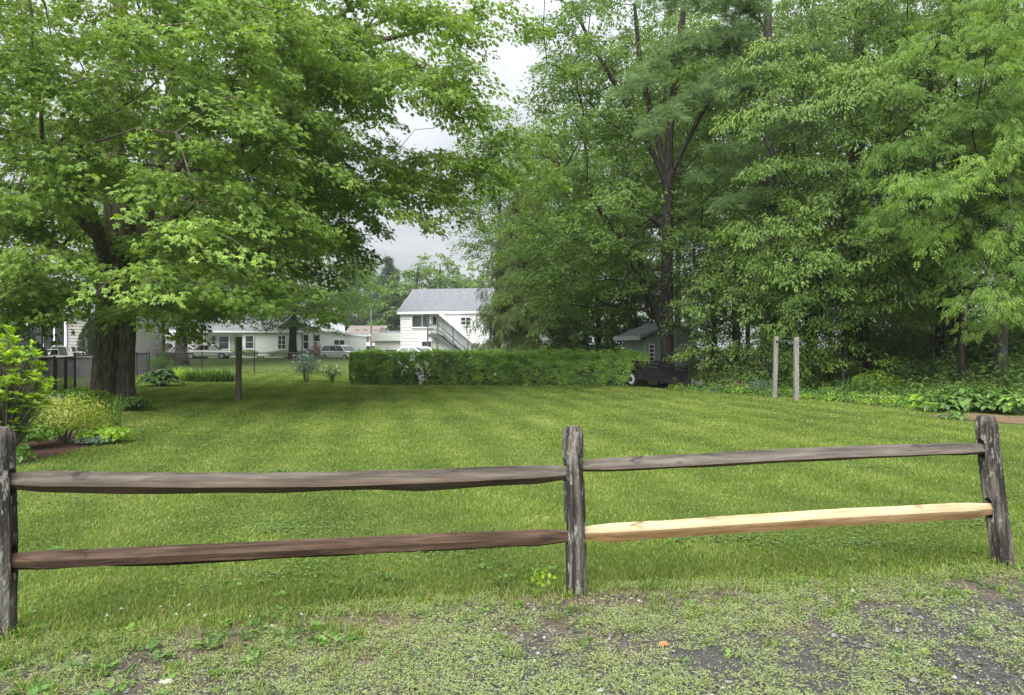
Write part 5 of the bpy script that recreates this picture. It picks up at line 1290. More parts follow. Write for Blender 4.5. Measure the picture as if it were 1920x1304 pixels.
for s, y in ((-1, -.10), (1, TW + .10)):
    t = MB(); t.tube([(-TL * .62, y - .09, .3), (-TL * .62, y + .09, .3)], .3, 26); to = t.build('wheel', TYRE, TR, bevel=.03)
    q = MB(); q.tube([(-TL * .62, y + s * .085, .3), (-TL * .62, y + s * .10, .3)], .19, 22); ri = q.build('rim', plain('white_rim', lin(.52, .52, .52), .4), to)
    q = MB(); q.tube([(-TL * .62, y + s * .10, .3), (-TL * .62, y + s * .125, .3)], .085, 12); q.build('hub', BLACK, to)
    fn = MB(); pr = [(-.46 , .30), (-.40, .52), (-.25, .66), (.25, .66), (.40, .52), (.46, .30), (.42, .30), (.36, .5), (.23, .62), (-.23, .62), (-.36, .5), (-.42, .3)]
    for i in range(5): 
        a_, b_, c_, d_ = pr[i], pr[i + 1], pr[10 - i], pr[11 - i]
        fn.prism([(p[0] - TL * .62, p[1]) for p in (a_, d_, c_, b_)], y - .12, y + .12)
    fn.build('fender', BLACK, TR)
tg = MB(); tg.bar((0, .12, .30), (1.15, TW / 2, .26), .06, .08); tg.bar((0, TW - .12, .30), (1.15, TW / 2, .26), .06, .08); to = tg.build('tongue', BLACK, TR)
tg = MB(); tg.bar((1.1, TW / 2, .27), (1.42, TW / 2, .25), .09, .08); tg.tube([(1.38, TW / 2, .2), (1.38, TW / 2, .33)], .05, 10); tg.build('coupler', GREYM, to)
tg = MB(); tg.tube([(1.05, TW / 2 - .09, .0), (1.05, TW / 2 - .09, .42)], .025, 8); tg.build('jack', GREYM, to)

# ================================================================== posts in the lawn
M_OLD = rail_mat('old_grey_post', [(.3, lin(.11, .10, .09)), (.5, lin(.21, .2, .18)), (.7, lin(.33, .31, .28))])
M_BRN = rail_mat('old_brown_post', [(.3, lin(.07, .055, .045)), (.5, lin(.15, .12, .095)), (.7, lin(.24, .2, .165))])
def wood_bar(name, mat, parent, a, b_, w_, h_, seed):
    r = np.random.default_rng(seed); a = Vector(a); b_ = Vector(b_); L = (b_ - a).length; m = 16; V = []
    sec = np.array([(-.5, -.42), (-.42, -.5), (.42, -.5), (.5, -.42), (.5, .42), (.42, .5), (-.42, .5), (-.5, .42)])
    for k in range(m): V.append(np.stack([np.full(8, L * k / (m - 1)), sec[:, 0] * w_ * (1 + r.normal(0, .02)), sec[:, 1] * h_ * (1 + r.normal(0, .02))], 1))
    V = np.concatenate(V); k = np.arange(8); Q = np.concatenate([np.stack([j * 8 + k, j * 8 + (k + 1) % 8, (j + 1) * 8 + (k + 1) % 8, (j + 1) * 8 + k], 1) for j in range(m - 1)])
    me = np_mesh(name, V, [Q, np.arange(8)[::-1][None], (np.arange(8) + (m - 1) * 8)[None]]); o = link(name, me, parent, mat)
    o.location = a; o.rotation_euler = (b_ - a).to_track_quat('X', 'Z').to_euler(); return o
g = gpt(447, 751); wp = thing('wooden_post', 'lone weathered square wooden post standing in the lawn near the maple', 'post', (g[0], g[1], 0))
wood_bar('shaft', M_BRN, wp, (0, 0, -.2), (.02, 0, 1.80), .15, .13, 5)
g1 = gpt(1452, 747); g2 = gpt(1493, 752)
wf = thing('clothesline_frame', 'pair of grey wooden posts joined by a thin bar at the woodland edge', 'wooden frame', (g1[0], g1[1], 0))
wood_bar('post', M_OLD, wf, (0, 0, -.2), (.05, 0, 1.83), .115, .11, 6)
dv = (g2[0] - g1[0], g2[1] - g1[1]); wood_bar('post', M_OLD, wf, (dv[0], dv[1], -.2), (dv[0] + .0, dv[1], 1.80), .125, .12, 7)
mb = MB(); mb.tube([(.05, 0, 1.70), (dv[0], dv[1], 1.68)], .012, 6); mb.build('bar', GREYM, wf)
mb = MB(); mb.tube([(.05, -.06, 1.68), (.05, -.09, 1.68)], .03, 8); mb.build('hook', BLACK, wf)
g = gpt(1803, 762); ms_ = thing('metal_stake', 'thin dark metal stake standing among the broad leaved plants', 'stake', (g[0], g[1] - .3, 0))
mb = MB(); mb.tube([(0, 0, -.1), (0, 0, .95)], .011, 6); mb.build('rod', BLACK, ms_); mb = MB(); mb.tube([(-.03, 0, .95), (.03, 0, .97)], .012, 6); mb.build('hook', BLACK, ms_)

# ================================================================== chain link fences
def chainlink(name, label, pts, hgt, ps, gate=None):
    o0 = pts[0]; t = thing(name, label, 'fence', (o0[0], o0[1], 0)); 
    wire = MB(); wv = []; wf_ = []; rails = MB()
    for i in range(len(pts) - 1):
        a = np.array(pts[i]) - o0; b_ = np.array(pts[i + 1]) - o0; L = np.linalg.norm(b_ - a); u = (b_ - a) / L
        rails.tube([(a[0], a[1], hgt), (b_[0], b_[1], hgt)], .021, 6); rails.tube([(a[0], a[1], .06), (b_[0], b_[1], .06)], .006, 4)
        k = int(L / ps); s_ = .0032
        for j in range(-int((hgt) / ps), k + 1):
            for dr in (1, -1):
                x0_ = j * ps; x1_ = x0_ + hgt - .08
                za, zb_ = (.06, hgt - .02) if dr > 0 else (hgt - .02, .06)
                t0 = max(0, -x0_ / (hgt - .08)); t1 = min(1, (L - x0_) / (hgt - .08))
                if t1 <= t0: continue
                pa = (x0_ + t0 * (hgt - .08), za + (zb_ - za) * t0); pb = (x0_ + t1 * (hgt - .08), za + (zb_ - za) * t1); o = len(wv)
                for (q, z) in (pa, pb):
                    p = a + u * q; wv += [(p[0], p[1] + dr * .003, z - s_), (p[0] - u[1] * s_, p[1] + u[0] * s_ + dr * .003, z + s_), (p[0] + u[1] * s_, p[1] - u[0] * s_ + dr * .003, z + s_)]
                wf_ += [(o, o + 1, o + 4, o + 3), (o + 1, o + 2, o + 5, o + 4), (o + 2, o, o + 3, o + 5)]
        nseg = max(1, int(round(L / 3.0)))
        for j in range(nseg + (1 if i == len(pts) - 2 else 0)):
            p = a + u * L * j / nseg; q = MB(); q.tube([(p[0], p[1], -.1), (p[0], p[1], hgt + .06)], .034, 8); q.build('fence_post', BLACK, t)
    rails.build('top_rail', BLACK, t)
    link('wire_mesh', np_mesh('wire_mesh', np.array(wv), np.array(wf_)), t, BLACK)
    return t
A0 = np.array([-13.0, 16.2]); A1 = np.array([-13.74, 20.5]); A2 = np.array([-15.75, 24.6]); A3 = np.array([-20.6, 38.5]); A4 = np.array([-3.0, 39.5])
chainlink('chain_link_fence', 'black chain link fence section ahead of the gate beside the flower bed', [A0, A1], 1.2, .06)
chainlink('chain_link_fence', 'black chain link fence running away past the old maple to the far corner', [A2, A3], 1.2, .06)
chainlink('chain_link_fence', 'black chain link fence across the back of the yard before the bungalow lawn', [A3 + np.array([.1, .05]), A4], 1.2, .065)
gt = thing('wire_gate', 'black metal wire gate between two fence posts before the patio', 'gate', (A1[0] - .15, A1[1] + .3, 0))
gd = (A2 - A1) * .93; f = MB()
for t0 in (0.0, .42, .5, 1.0): f.tube([(gd[0] * t0, gd[1] * t0, .08), (gd[0] * t0, gd[1] * t0, 1.18)], .024, 6)
f.tube([(0, 0, 1.18), (gd[0], gd[1], 1.18)], .022, 6); f.tube([(0, 0, .1), (gd[0], gd[1], .1)], .022, 6); f.build('gate_frame', BLACK, gt)
f = MB()
for i in range(1, 60): t0 = i / 60; f.tube([(gd[0] * t0, gd[1] * t0, .1), (gd[0] * t0, gd[1] * t0, 1.17)], .0035, 3, False)
for i in range(1, 16): z = .1 + i * .067; f.tube([(0, 0, z), (gd[0], gd[1], z)], .0035, 3, False)
f.build('wire_mesh', BLACK, gt)
# ================================================================== hedge and garden plants
def leaf_cloud(rs, P, Nn, size, tpl, tints=(0, 1), hang=.3, nrand=.55, cl=None):
    n = len(P); D = rs.normal(0, 1, (n, 3)); D = D - Nn * np.sum(D * Nn, 1, keepdims=True); D = nrm(D) + Nn * .35; D[:, 2] -= hang * rs.uniform(0, 1, n)
    Nx = Nn + np.array([0, 0, .45]) + rs.normal(0, nrand, (n, 3))
    t = rs.beta(2, 2, n) if cl is None else np.clip(.55 * rs.beta(2, 2, n) + .45 * cl, 0, 1)
    return leaf_geo(P, D, Nx, size * rs.uniform(.65, 1.25, n), tpl, tints[0] + (tints[1] - tints[0]) * t)
def vnoise(P, s, seed): return np.array([mnoise.noise((p[0] * s + seed, p[1] * s, p[2] * s)) for p in P])
def hedge():
    rs = np.random.default_rng(1201)
    a = np.array(gpt(655, 722)); b = np.array(gpt(1212, 728)); b = np.array([5.15, 25.9])
    u = (b - a) / np.linalg.norm(b - a); L = np.linalg.norm(b - a); v = np.array([-u[1], u[0]]); Wd = 1.3; Hh = 1.3
    t = thing('hedge', 'long clipped green hedge across the far side of the lawn with a few white blossoms', 'hedge', (a[0], a[1], 0), math.atan2(u[1], u[0]))
    gs = []
    def face(n, kind):
        s = rs.uniform(0, 1, n); q = rs.uniform(0, 1, n)
        if kind == 'front': P = np.stack([s * L, np.zeros(n), q ** .9 * Hh], 1); Nn = np.tile([0, -1., 0], (n, 1))
        elif kind == 'top': P = np.stack([s * L, q * Wd, np.full(n, Hh)], 1); Nn = np.tile([0, 0, 1.], (n, 1))
        elif kind == 'back': P = np.stack([s * L, np.full(n, Wd), q * Hh], 1); Nn = np.tile([0, 1., 0], (n, 1))
        elif kind == 'l': P = np.stack([np.zeros(n), s * Wd, q * Hh], 1); Nn = np.tile([-1., 0, 0], (n, 1))
        else: P = np.stack([np.full(n, L), s * Wd, q * Hh], 1); Nn = np.tile([1., 0, 0], (n, 1))
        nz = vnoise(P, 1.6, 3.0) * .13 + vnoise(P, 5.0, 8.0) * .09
        # rounded shoulders
        dep = rs.exponential(.045, n)
        P = P + Nn * (nz - dep)[:, None]
        if kind in ('front', 'back'): P[:, 1] += (.14 * (P[:, 2] / Hh) ** 6 + .10 * (1 - P[:, 2] / Hh) ** 2) * (1 if kind == 'front' else -1)
        if kind == 'top':
            e = np.minimum(P[:, 1], Wd - P[:, 1]); P[:, 2] -= .15 * np.exp(-e / .15)
            P[:, 2] += rs.exponential(.03, n) + np.where(rs.uniform(0, 1, n) < .05, rs.exponential(.06, n), 0) + .11 * vnoise(P, .8, 31.)
        hole = vnoise(P, 2.6, 21.0) + .5 * vnoise(P, 6.5, 4.0)
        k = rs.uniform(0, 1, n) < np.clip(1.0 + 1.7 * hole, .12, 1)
        return P[k], Nn[k], np.clip(.45 + .9 * nz[k] / .15 + rs.normal(0, .15, k.sum()), 0, 1)  # leaf tint darker in hollows, lighter on bulges: shade put into the colour
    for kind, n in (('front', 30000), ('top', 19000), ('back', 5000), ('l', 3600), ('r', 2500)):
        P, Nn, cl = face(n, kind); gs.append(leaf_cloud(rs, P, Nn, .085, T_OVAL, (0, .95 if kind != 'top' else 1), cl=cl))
    g = merge_geo(gs); link('foliage', np_mesh('foliage', *g), t, L_HEDGE)
    # twiggy inside
    n = 900; P = np.stack([rs.uniform(.2, L - .2, n), rs.uniform(.25, Wd - .2, n), np.zeros(n)], 1); st = MB()
    for p in P:
        q = p + np.array([rs.normal(0, .2), rs.normal(0, .12), rs.uniform(.6, 1.1)]); st.tube([p, (p + q) / 2 + rs.normal(0, .04, 3), q], [.016, .011, .005], 4, False)
    st.build('stem', TWIG, t)
    gs = []; 
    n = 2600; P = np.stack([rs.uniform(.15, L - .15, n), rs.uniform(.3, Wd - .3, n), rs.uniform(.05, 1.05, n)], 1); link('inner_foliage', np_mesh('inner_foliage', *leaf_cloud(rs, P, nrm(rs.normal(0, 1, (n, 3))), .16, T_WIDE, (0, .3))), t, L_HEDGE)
    gs = []
    for px_, py_, sp_, k in [(792, 702, .24, 34), (775, 668, .10, 10), (782, 690, .12, 10), (750, 678, .06, 7), (762, 690, .07, 8), (800, 680, .08, 8), (790, 712, .10, 22), (752, 703, .05, 3), (930, 700, .05, 3)]:
        s = ((px_ - CX) * 26.8 / F - a[0]) / u[0]; z = H - (py_ - CY) * 26.8 / F
        P = np.stack([s + rs.normal(0, sp_ * .6, k), -.16 + rs.normal(0, .05, k), z + rs.normal(0, sp_, k)], 1)
        gs.append(leaf_cloud(rs, np.repeat(P, 4, 0) + rs.normal(0, .012, (k * 4, 3)), np.tile([0, -1., .3], (k * 4, 1)), .05, T_OVAL))
    link('blossom', np_mesh('blossom', *merge_geo(gs)), t, L_WHITE)
hedge()

def shrub(name, label, loc, rx, ry, hh, n, size, tpl, leafm, seed, cat='shrub', z0=.05, stems=9, clump=1.4, shell=.55, hang=.3, group=None, stem_mat=None, top=2.2):
    rs = np.random.default_rng(seed); t = thing(name, label, cat, loc, 0, group)
    v = nrm(rs.normal(0, 1, (n, 3))); v[:, 2] = np.abs(v[:, 2]) * np.where(rs.uniform(0, 1, n) < .75, 1, -.5)
    q = rs.uniform(shell ** 2, 1, n) ** .5
    cz = z0 + (hh - z0) * .42
    lump = 1 + .22 * vnoise(v, clump, seed * 1.3) + .14 * vnoise(v, clump * 2.7, seed * .7)
    P = v * q[:, None] * lump[:, None] * np.array([rx, ry, 1]); P[:, 2] = cz + v[:, 2] * q * lump * np.where(v[:, 2] > 0, hh - cz, cz - z0 * .5)
    P[:, 2] = np.maximum(P[:, 2], .02)
    k = rs.uniform(0, 1, n) < np.clip(1 + 1.6 * vnoise(P, 2.6 / max(rx, .3), seed), .2, 1); P = P[k]; v = v[k]
    cl = np.clip(.5 + .8 * vnoise(P, 1.7 / max(rx, .3), seed + 5.), 0, 1)
    link('foliage', np_mesh('foliage', *leaf_cloud(rs, P, v, size, tpl, cl=cl, hang=hang)), t, leafm)
    if stems:
        st = MB()
        for i in range(stems):
            a = rs.uniform(0, 6.28); r = rs.uniform(.1, .75); e = np.array([math.cos(a) * rx * r, math.sin(a) * ry * r, hh * rs.uniform(.45, .85)])
            st.tube([(e[0] * .12, e[1] * .12, -.03), e * np.array([.5, .5, .55]) + rs.normal(0, .02, 3), e], [.014, .010, .004], 5, False)
        st.build('stem', stem_mat or TWIG, t)
    return t
def gp3(px, py): x, y = gpt(px, py); return (x, y, 0)
# rhododendron-like shrub with leaf whorls, nearest at the left edge
def whorl_shrub(name, label, loc, rx, ry, hh, nw, size, seed, leafm):
    rs = np.random.default_rng(seed); t = thing(name, label, 'shrub', loc); st = MB(); gs = []
    for i in range(nw):
        v = rs.normal(0, 1, 3); v /= np.linalg.norm(v); v[2] = v[2] * .9 + .1; q = rs.uniform(.55, 1)
        tip = np.array([v[0] * rx * q, v[1] * ry * q, hh * .5 + v[2] * hh * .5 * q * (1.0)])
        tip[2] = min(max(tip[2], .2 + .1 * rs.uniform()), hh)
        mid = tip * np.array([.5, .5, .62]) + rs.normal(0, .03, 3)
        st.tube([(tip[0] * .08, tip[1] * .08, 0), mid, tip], [.013, .009, .004], 5, False)
        k = rs.integers(7, 11); a = rs.uniform(0, 6.28) + np.arange(k) * 2.4; up = rs.uniform(.1, 1.0, k)
        D = np.stack([np.cos(a), np.sin(a), up], 1) + v * .5; Nn = np.stack([-np.cos(a) * .7, -np.sin(a) * .7, np.ones(k)], 1) + rs.normal(0, .2, (k, 3))
        gs.append(leaf_geo(np.tile(tip, (k, 1)) + rs.normal(0, .012, (k, 3)), D, Nn, size * rs.uniform(.7, 1.2, k), T_OVAL if True else T_LANCE, np.clip(rs.uniform(.2, .8) + rs.normal(0, .15, k), 0, 1)))
    link('foliage', np_mesh('foliage', *merge_geo(gs)), t, leafm); st.build('stem', TWIG, t); return t
whorl_shrub('azalea_shrub', 'tall light green shrub with upright leaf whorls at the edge of the flower bed', (-6.62, 8.9, 0), .54, .52, 1.74, 420, .088, 21, L_RHODO)
shrub('variegated_shrub', 'rounded yellow green variegated shrub in the mulch bed', gp3(122, 832), .72, .62, .80, 7000, .042, T_OVAL, L_YEL, 22, shell=.35, stems=16)
shrub('leafy_shrub', 'low fresh green plant between the variegated shrub and the fence post', gp3(52, 842), .5, .4, .42, 1500, .06, T_WIDE, L_PLANT, 23, cat='plant', stems=0, shell=.3)
shrub('leafy_plant', 'bright green low plant at the lawn edge beside the variegated shrub', gp3(196, 832), .38, .32, .24, 700, .075, T_WIDE, L_RHODO, 24, cat='plant', stems=0, shell=.3)
shrub('bluish_plant', 'small bluish green plant in front of the variegated shrub', gp3(172, 836), .32, .2, .14, 600, .04, T_OVAL, L_BLUE, 25, cat='plant', stems=0, shell=.2)
shrub('leafy_plant', 'green plant growing out of the mulch next to the left fence post', gp3(34, 872), .18, .15, .22, 60, .11, T_OVAL, L_PLANT, 26, cat='plant', stems=3, shell=.2)
for i, (px, py, r, h, lb, m_) in enumerate([(215, 768, .9, .28, 'low green groundcover patch at the foot of the old maple', L_PLANT), (250, 772, .4, .35, 'small leafy plant at the right foot of the old maple', L_WOOD), (120, 775, 1.0, .55, 'tangled low shrub between the gate and the variegated shrub', L_PLANT),
                                             (70, 790, .7, .6, 'greyish green low shrub behind the light green shrub', L_BLUE), (150, 765, .9, .45, 'leafy plant in front of the gate beside the old maple', L_RHODO)]):
    shrub('groundcover_plant', lb, gp3(px, py), r, r * .6, h, 1500, .085, T_OVAL, m_, 30 + i, cat='plant', stems=0, shell=.3)
# ferns by the maple foot
def fern(px, py, seed, label, L=.55, k=9):
    rs = np.random.default_rng(seed); x, y = gpt(px, py); t = thing('fern', label, 'fern', (x, y, 0)); a = np.arange(k) * 2 * PI / k + rs.uniform(0, 6)
    D = np.stack([np.cos(a), np.sin(a), rs.uniform(.5, 1.3, k)], 1); Nn = np.stack([-np.cos(a), -np.sin(a), np.full(k, .8)], 1)
    link('frond', np_mesh('frond', *leaf_geo(np.zeros((k, 3)), D, Nn, L * rs.uniform(.7, 1.1, k), T_FERN, rs.uniform(.3, .9, k))), t, L_RHODO)
fern(150, 752, 41, 'fern with pale arching fronds beside the old maple trunk', .75); fern(186, 766, 42, 'smaller fern in front of the old maple trunk', .55)
def blades(name, label, loc, r, n, L, wdt, leafm, seed, cat='plant', ry=None, arch=.6, tint=(0, 1)):
    rs = np.random.default_rng(seed); t = thing(name, label, cat, loc); a = rs.uniform(0, 6.28, n); q = np.sqrt(rs.uniform(0, 1, n)); ry = ry or r
    x = np.cos(a) * q * r; y = np.sin(a) * q * ry; az = rs.uniform(0, 6.28, n); l = L * rs.uniform(.6, 1.15, n); ar = arch * rs.uniform(.4, 1.4, n); w_ = wdt * rs.uniform(.7, 1.2, n)
    V = []; K = 5
    for j in range(K):
        s = j / (K - 1); out = ar * l * s ** 1.7; z = l * (s - .55 * ar * s ** 2.6); ww = w_ * (1 - s ** 2) + .0005
        cx_, cy_ = x + np.cos(az) * out, y + np.sin(az) * out
        V.append(np.stack([cx_ - np.sin(az) * ww, cy_ + np.cos(az) * ww, z], 1)); V.append(np.stack([cx_ + np.sin(az) * ww, cy_ - np.cos(az) * ww, z], 1))
    V = np.stack(V, 1).reshape(-1, 3); o = np.arange(n)[:, None] * (2 * K)
    Q = np.concatenate([o + np.array([[2 * j, 2 * j + 1, 2 * j + 3, 2 * j + 2]]) for j in range(K - 1)])
    link('leaf_blades', np_mesh('leaf_blades', V, Q, np.repeat(rs.uniform(tint[0], tint[1], n), 2 * K)), t, leafm); return t
blades('ornamental_grass', 'wispy upright ornamental grass at the lawn edge below the old maple', gp3(216, 806), .10, 90, .72, .004, L_PLANT, 51, arch=.3)
blades('daylily_clump', 'broad clump of arching daylily leaves before the wire fence', gp3(392, 716), 1.1, 950, .85, .014, L_PLANT, 52, ry=.6, arch=.75)
blades('daylily_clump', 'lighter tall leaves between the hosta and the daylilies', gp3(338, 714), .55, 420, .75, .010, L_RHODO, 53, ry=.5, arch=.5)
shrub('weedy_shrub', 'loose light green weedy growth behind the hosta by the maple', gp3(285, 700), 1.5, .7, 1.15, 2600, .08, T_LANCE, L_PLANT, 54, cat='plant', stems=12, stem_mat=STEM_G, shell=.2)
shrub('weedy_shrub', 'tall yellowish weed at the back fence next to the shade tree trunk', gp3(308, 694), .35, .3, 1.9, 500, .09, T_LANCE, L_RHODO, 55, cat='plant', stems=5, stem_mat=STEM_G, shell=.2)
def hosta(name, label, loc, r, n, size, seed, leafm, hgt, tpl=T_WIDE, tint=(0, 1)):
    rs = np.random.default_rng(seed); t = thing(name, label, 'plant', loc); a = rs.uniform(0, 6.28, n); q = rs.uniform(.15, 1, n)
    P = np.stack([np.cos(a) * q * r, np.sin(a) * q * r, hgt * (1.05 - .75 * q ** 2) * rs.uniform(.8, 1.1, n)], 1)
    D = np.stack([np.cos(a), np.sin(a), -.25 - .5 * q], 1) + rs.normal(0, .2, (n, 3)); Nn = np.stack([np.cos(a) * .5, np.sin(a) * .5, np.ones(n)], 1) + rs.normal(0, .18, (n, 3))
    link('leaf_mound', np_mesh('leaf_mound', *leaf_geo(P, D, Nn, size * rs.uniform(.7, 1.2, n), tpl, rs.uniform(tint[0], tint[1], n))), t, leafm)
    st = MB()
    for i in range(0, n, 2): st.tube([(P[i][0] * .15, P[i][1] * .15, 0), P[i] * np.array([.6, .6, .8]), P[i]], [.008, .006, .005], 4, False)
    st.build('stalk', STEM_G, t); return t
hosta('hosta_plant', 'dark green hosta mound with pale leaf edges in front of the wire fence', gp3(302, 725), .72, 260, .22, 61, L_PLANT, .62)
# rose bushes in front of the back fence
for i, (px, py, r, h, n, lb) in enumerate([(574, 716, .75, 1.35, 1900, 'loose rose bush with a few pale blooms left of the hedge end'), (622, 717, .5, .75, 800, 'smaller rose bush with white blooms next to the hedge end')]):
    t = shrub('rose_bush', lb, gp3(px, py), r, r * .8, h, n, .075, T_OVAL, L_BLUE if i == 0 else L_WOOD, 70 + i, stems=14, shell=.15)
    rs = np.random.default_rng(75 + i); k = 16; P = np.stack([rs.normal(0, r * .45, k), rs.normal(-.2, r * .3, k), rs.uniform(h * .35, h, k)], 1)
    for q in P: link('bloom', np_mesh('bloom', *leaf_geo(np.tile(q, (6, 1)), np.stack([np.cos(np.arange(6) * 1.05), np.full(6, -.5), np.sin(np.arange(6) * 1.05)], 1), np.tile([0, -1., .3], (6, 1)) + rs.normal(0, .2, (6, 3)), np.full(6, .05), T_OVAL, rs.uniform(0, 1, 6))), t, L_WHITE)
t = shrub('red_shrub', 'low reddish leaved shrub at the foot of the bungalow steps', ((593 - CX) * 70 / F, 70, .35), 1.2, .8, 1.4, 900, .14, T_OVAL, leaf_mat('reddish_leaf', [lin(.12, .06, .03), lin(.22, .1, .05), lin(.3, .16, .08)], .25), 78)
# clipped shrubs along the bungalow
for i, (px, w_, h, lb) in enumerate([(447, .75, 1.3, 'round clipped shrub beside the bungalow door'), (468, 1.0, .85, 'low clipped shrub under the bungalow corner window'), (522, 1.3, .75, 'low clipped shrub between the bungalow basement windows'), (556, 1.2, .8, 'dark clipped shrub behind the round shade tree trunk'),
                                       (408, .9, .7, 'dark low shrub before the bungalow porch')]):
    shrub('clipped_shrub', lb, ((px - CX) * 70.8 / F, 70.8, .4), w_, .6, h, 900, .13, T_OVAL, L_HEDGE, 80 + i, shell=.5, stems=0)
# arborvitae before the grey house
for i, (px, d, r, h, lb) in enumerate([(30, 33.2, .82, 2.9, 'dark rounded arborvitae before the grey house wall'), (66, 34.4, .55, 1.7, 'low dark evergreen shrub below the big patio window'), (172, 36.2, .62, 3.0, 'dark narrow arborvitae at the corner of the grey house')]):
    rs = np.random.default_rng(90 + i); t = thing('arborvitae', lb, 'evergreen shrub', ((px - CX) * d / F, d, 0)); n = 5200
    v = nrm(rs.normal(0, 1, (n, 3))); zt = rs.uniform(0, 1, n) ** .85; prof_ = np.clip(np.sin(PI * np.clip(zt * .9 + .12, 0, 1)) ** .6, .05, 1)
    a = rs.uniform(0, 6.28, n); rr2 = r * prof_ * rs.uniform(.75, 1.06, n) * (1 + .12 * np.sin(5 * a + 6 * zt))
    P = np.stack([np.cos(a) * rr2, np.sin(a) * rr2, .1 + zt * (h - .1)], 1); Nn = np.stack([np.cos(a), np.sin(a), np.full(n, .3)], 1)
    link('foliage', np_mesh('foliage', *leaf_cloud(rs, P, Nn, .15, T_HEML, hang=-.3)), t, L_ARBOR)
    mb = MB(); mb.tube([(0, 0, -.1), (0, 0, h * .8)], [.09, .03], 8); mb.build('stem', BARK_DARK, t)
# grey bare twiggy bush behind the maple
rs = np.random.default_rng(99); bx = ((300 - CX) * 46 / F, 46.0, .02); t = thing('bare_bush', 'bare grey twiggy bush spreading in front of the shade tree trunks', 'bush', bx)
mb = MB()
for i in range(120):
    a = rs.uniform(0, 6.28); L = rs.uniform(1.6, 3.0); p = np.array([0, 0, 0.]); d = np.array([math.cos(a) * .5, math.sin(a) * .4, 1.0]); pts = [p]
    for k in range(6): d = d + rs.normal(0, .22, 3) + np.array([math.cos(a) * .16, math.sin(a) * .1, -.05]); d /= np.linalg.norm(d); p = p + d * L / 6; pts.append(p)
    mb.tube(pts, np.linspace(.022, .006, 7), 4, False)
    for k in (2, 3, 4, 5):
        for _ in range(2):
            q = pts[k]; e = rs.normal(0, .35, 3) + d * .2; mb.tube([q, q + e * .5 + rs.normal(0, .05, 3), q + e], [.011, .008, .005], 3, False)
mb.build('twig', TWIG, t)
P = rs.normal(0, 1, (420, 3)) * np.array([1.1, .7, .35]) + np.array([0, 0, 2.5]); link('foliage', np_mesh('foliage', *leaf_cloud(rs, P, nrm(rs.normal(0, 1, (420, 3))), .12, T_OVAL)), t, L_YEL)

# ---- woodland edge undergrowth
EDGP = np.array([(5.6, 24.6), (6.4, 23.5), (7.2, 22.4), (8.2, 20.7), (8.9, 18.9), (9.5, 17.4), (10.3, 16.6), (11.3, 15.9), (12.6, 15.2), (14.5, 14.4)])
def undergrowth(name, label, n, off, spr, hr, rr, leafm, tpl, size, per, seed, s0=0.0, s1=1.0):
    rs = np.random.default_rng(seed); gs = []; tt = np.linspace(0, 1, len(EDGP))
    for i in range(n):
        s = rs.uniform(s0, s1); x = np.interp(s, tt, EDGP[:, 0]); y = np.interp(s, tt, EDGP[:, 1]); o = off + abs(rs.normal(0, spr)); x += o * .75; y += o * .66
        h = rs.uniform(*hr); r = rs.uniform(*rr); m = int(per * r * 2.2)
        v = nrm(rs.normal(0, 1, (m, 3))); v[:, 2] = np.abs(v[:, 2]); P = v * rs.uniform(.35, 1, (m, 1)) * np.array([r, r, h]) + np.array([x, y, .02])
        gs.append(leaf_cloud(rs, P, v, size, tpl, cl=np.full(m, rs.uniform(0, 1))))
    return tag(link(name, np_mesh(name, *merge_geo(gs)), None, leafm), label, 'undergrowth', kind='stuff')
undergrowth('groundcover', 'low green groundcover fringing the woodland edge', 150, .05, .5, (.1, .32), (.2, .5), L_PLANT, T_OVAL, .075, 150, 301)
undergrowth('groundcover', 'yellow green weeds along the woodland edge', 60, .0, .45, (.15, .42), (.15, .4), L_RHODO, T_OVAL, .07, 130, 302)
undergrowth('undergrowth', 'shady shrubby undergrowth inside the woodland', 110, .9, 2.6, (.3, .85), (.35, .8), L_WOOD, T_OVAL, .11, 170, 303)
undergrowth('undergrowth', 'taller saplings and brush deep in the woodland', 45, 4.5, 4.0, (.8, 1.8), (.5, 1.1), L_WOOD, T_OVAL, .15, 150, 304)
undergrowth('undergrowth', 'leafy brush at the back of the woodland', 230, 13, 7.0, (1.8, 5.5), (.9, 2.0), L_WOOD, T_OVAL, .2, 150, 305, 0, 1)
# large leaved plants at the right
for i, (px, py, r, h, n, sz, lb, m_) in enumerate([(1765, 772, .5, .45, 150, .17, 'broad leaved light green plant at the tip of the woodland edge', L_PLANT), (1815, 772, .6, .6, 210, .19, 'largest broad leaved plant around the metal stake', L_PLANT), (1868, 774, .55, .6, 190, .18, 'broad leaved plant right of the metal stake', L_PLANT),
                                                    (1910, 778, .5, .5, 140, .17, 'darker broad leaved plant below the grey ash trunk', L_HEDGE), (1722, 764, .4, .35, 110, .14, 'small broad leaved plant next to the old stones', L_RHODO), (1790, 786, .3, .2, 60, .12, 'low broad leaved plant at the edge of the bare earth', L_PLANT)]):
    hosta('broad_leaf_plant', lb, gp3(px, py), r, n, sz * .9, 320 + i, m_, h * .85, tint=(0, .75))
fern(1760, 772, 331, 'fern with spreading fronds before the broad leaved plants', .6, 11)
blades('iris_clump', 'upright sword leaved clump below the oak trunk', gp3(1600, 742), .35, 120, .7, .012, L_PLANT, 333, arch=.35)
shrub('leafy_shrub', 'bright low shrub in front of the oak trunk', gp3(1640, 740), .8, .5, .75, 1500, .085, T_OVAL, L_RHODO, 334, stems=6)
shrub('leafy_shrub', 'shady shrub right of the oak trunk', gp3(1700, 735), 1.1, .7, 1.3, 2000, .10, T_OVAL, L_WOOD, 335, stems=8)
shrub('leafy_shrub', 'shady shrub at the foot of the twin ash trunks', gp3(1765, 735), .9, .7, 1.1, 1700, .10, T_OVAL, L_WOOD, 336, stems=8)
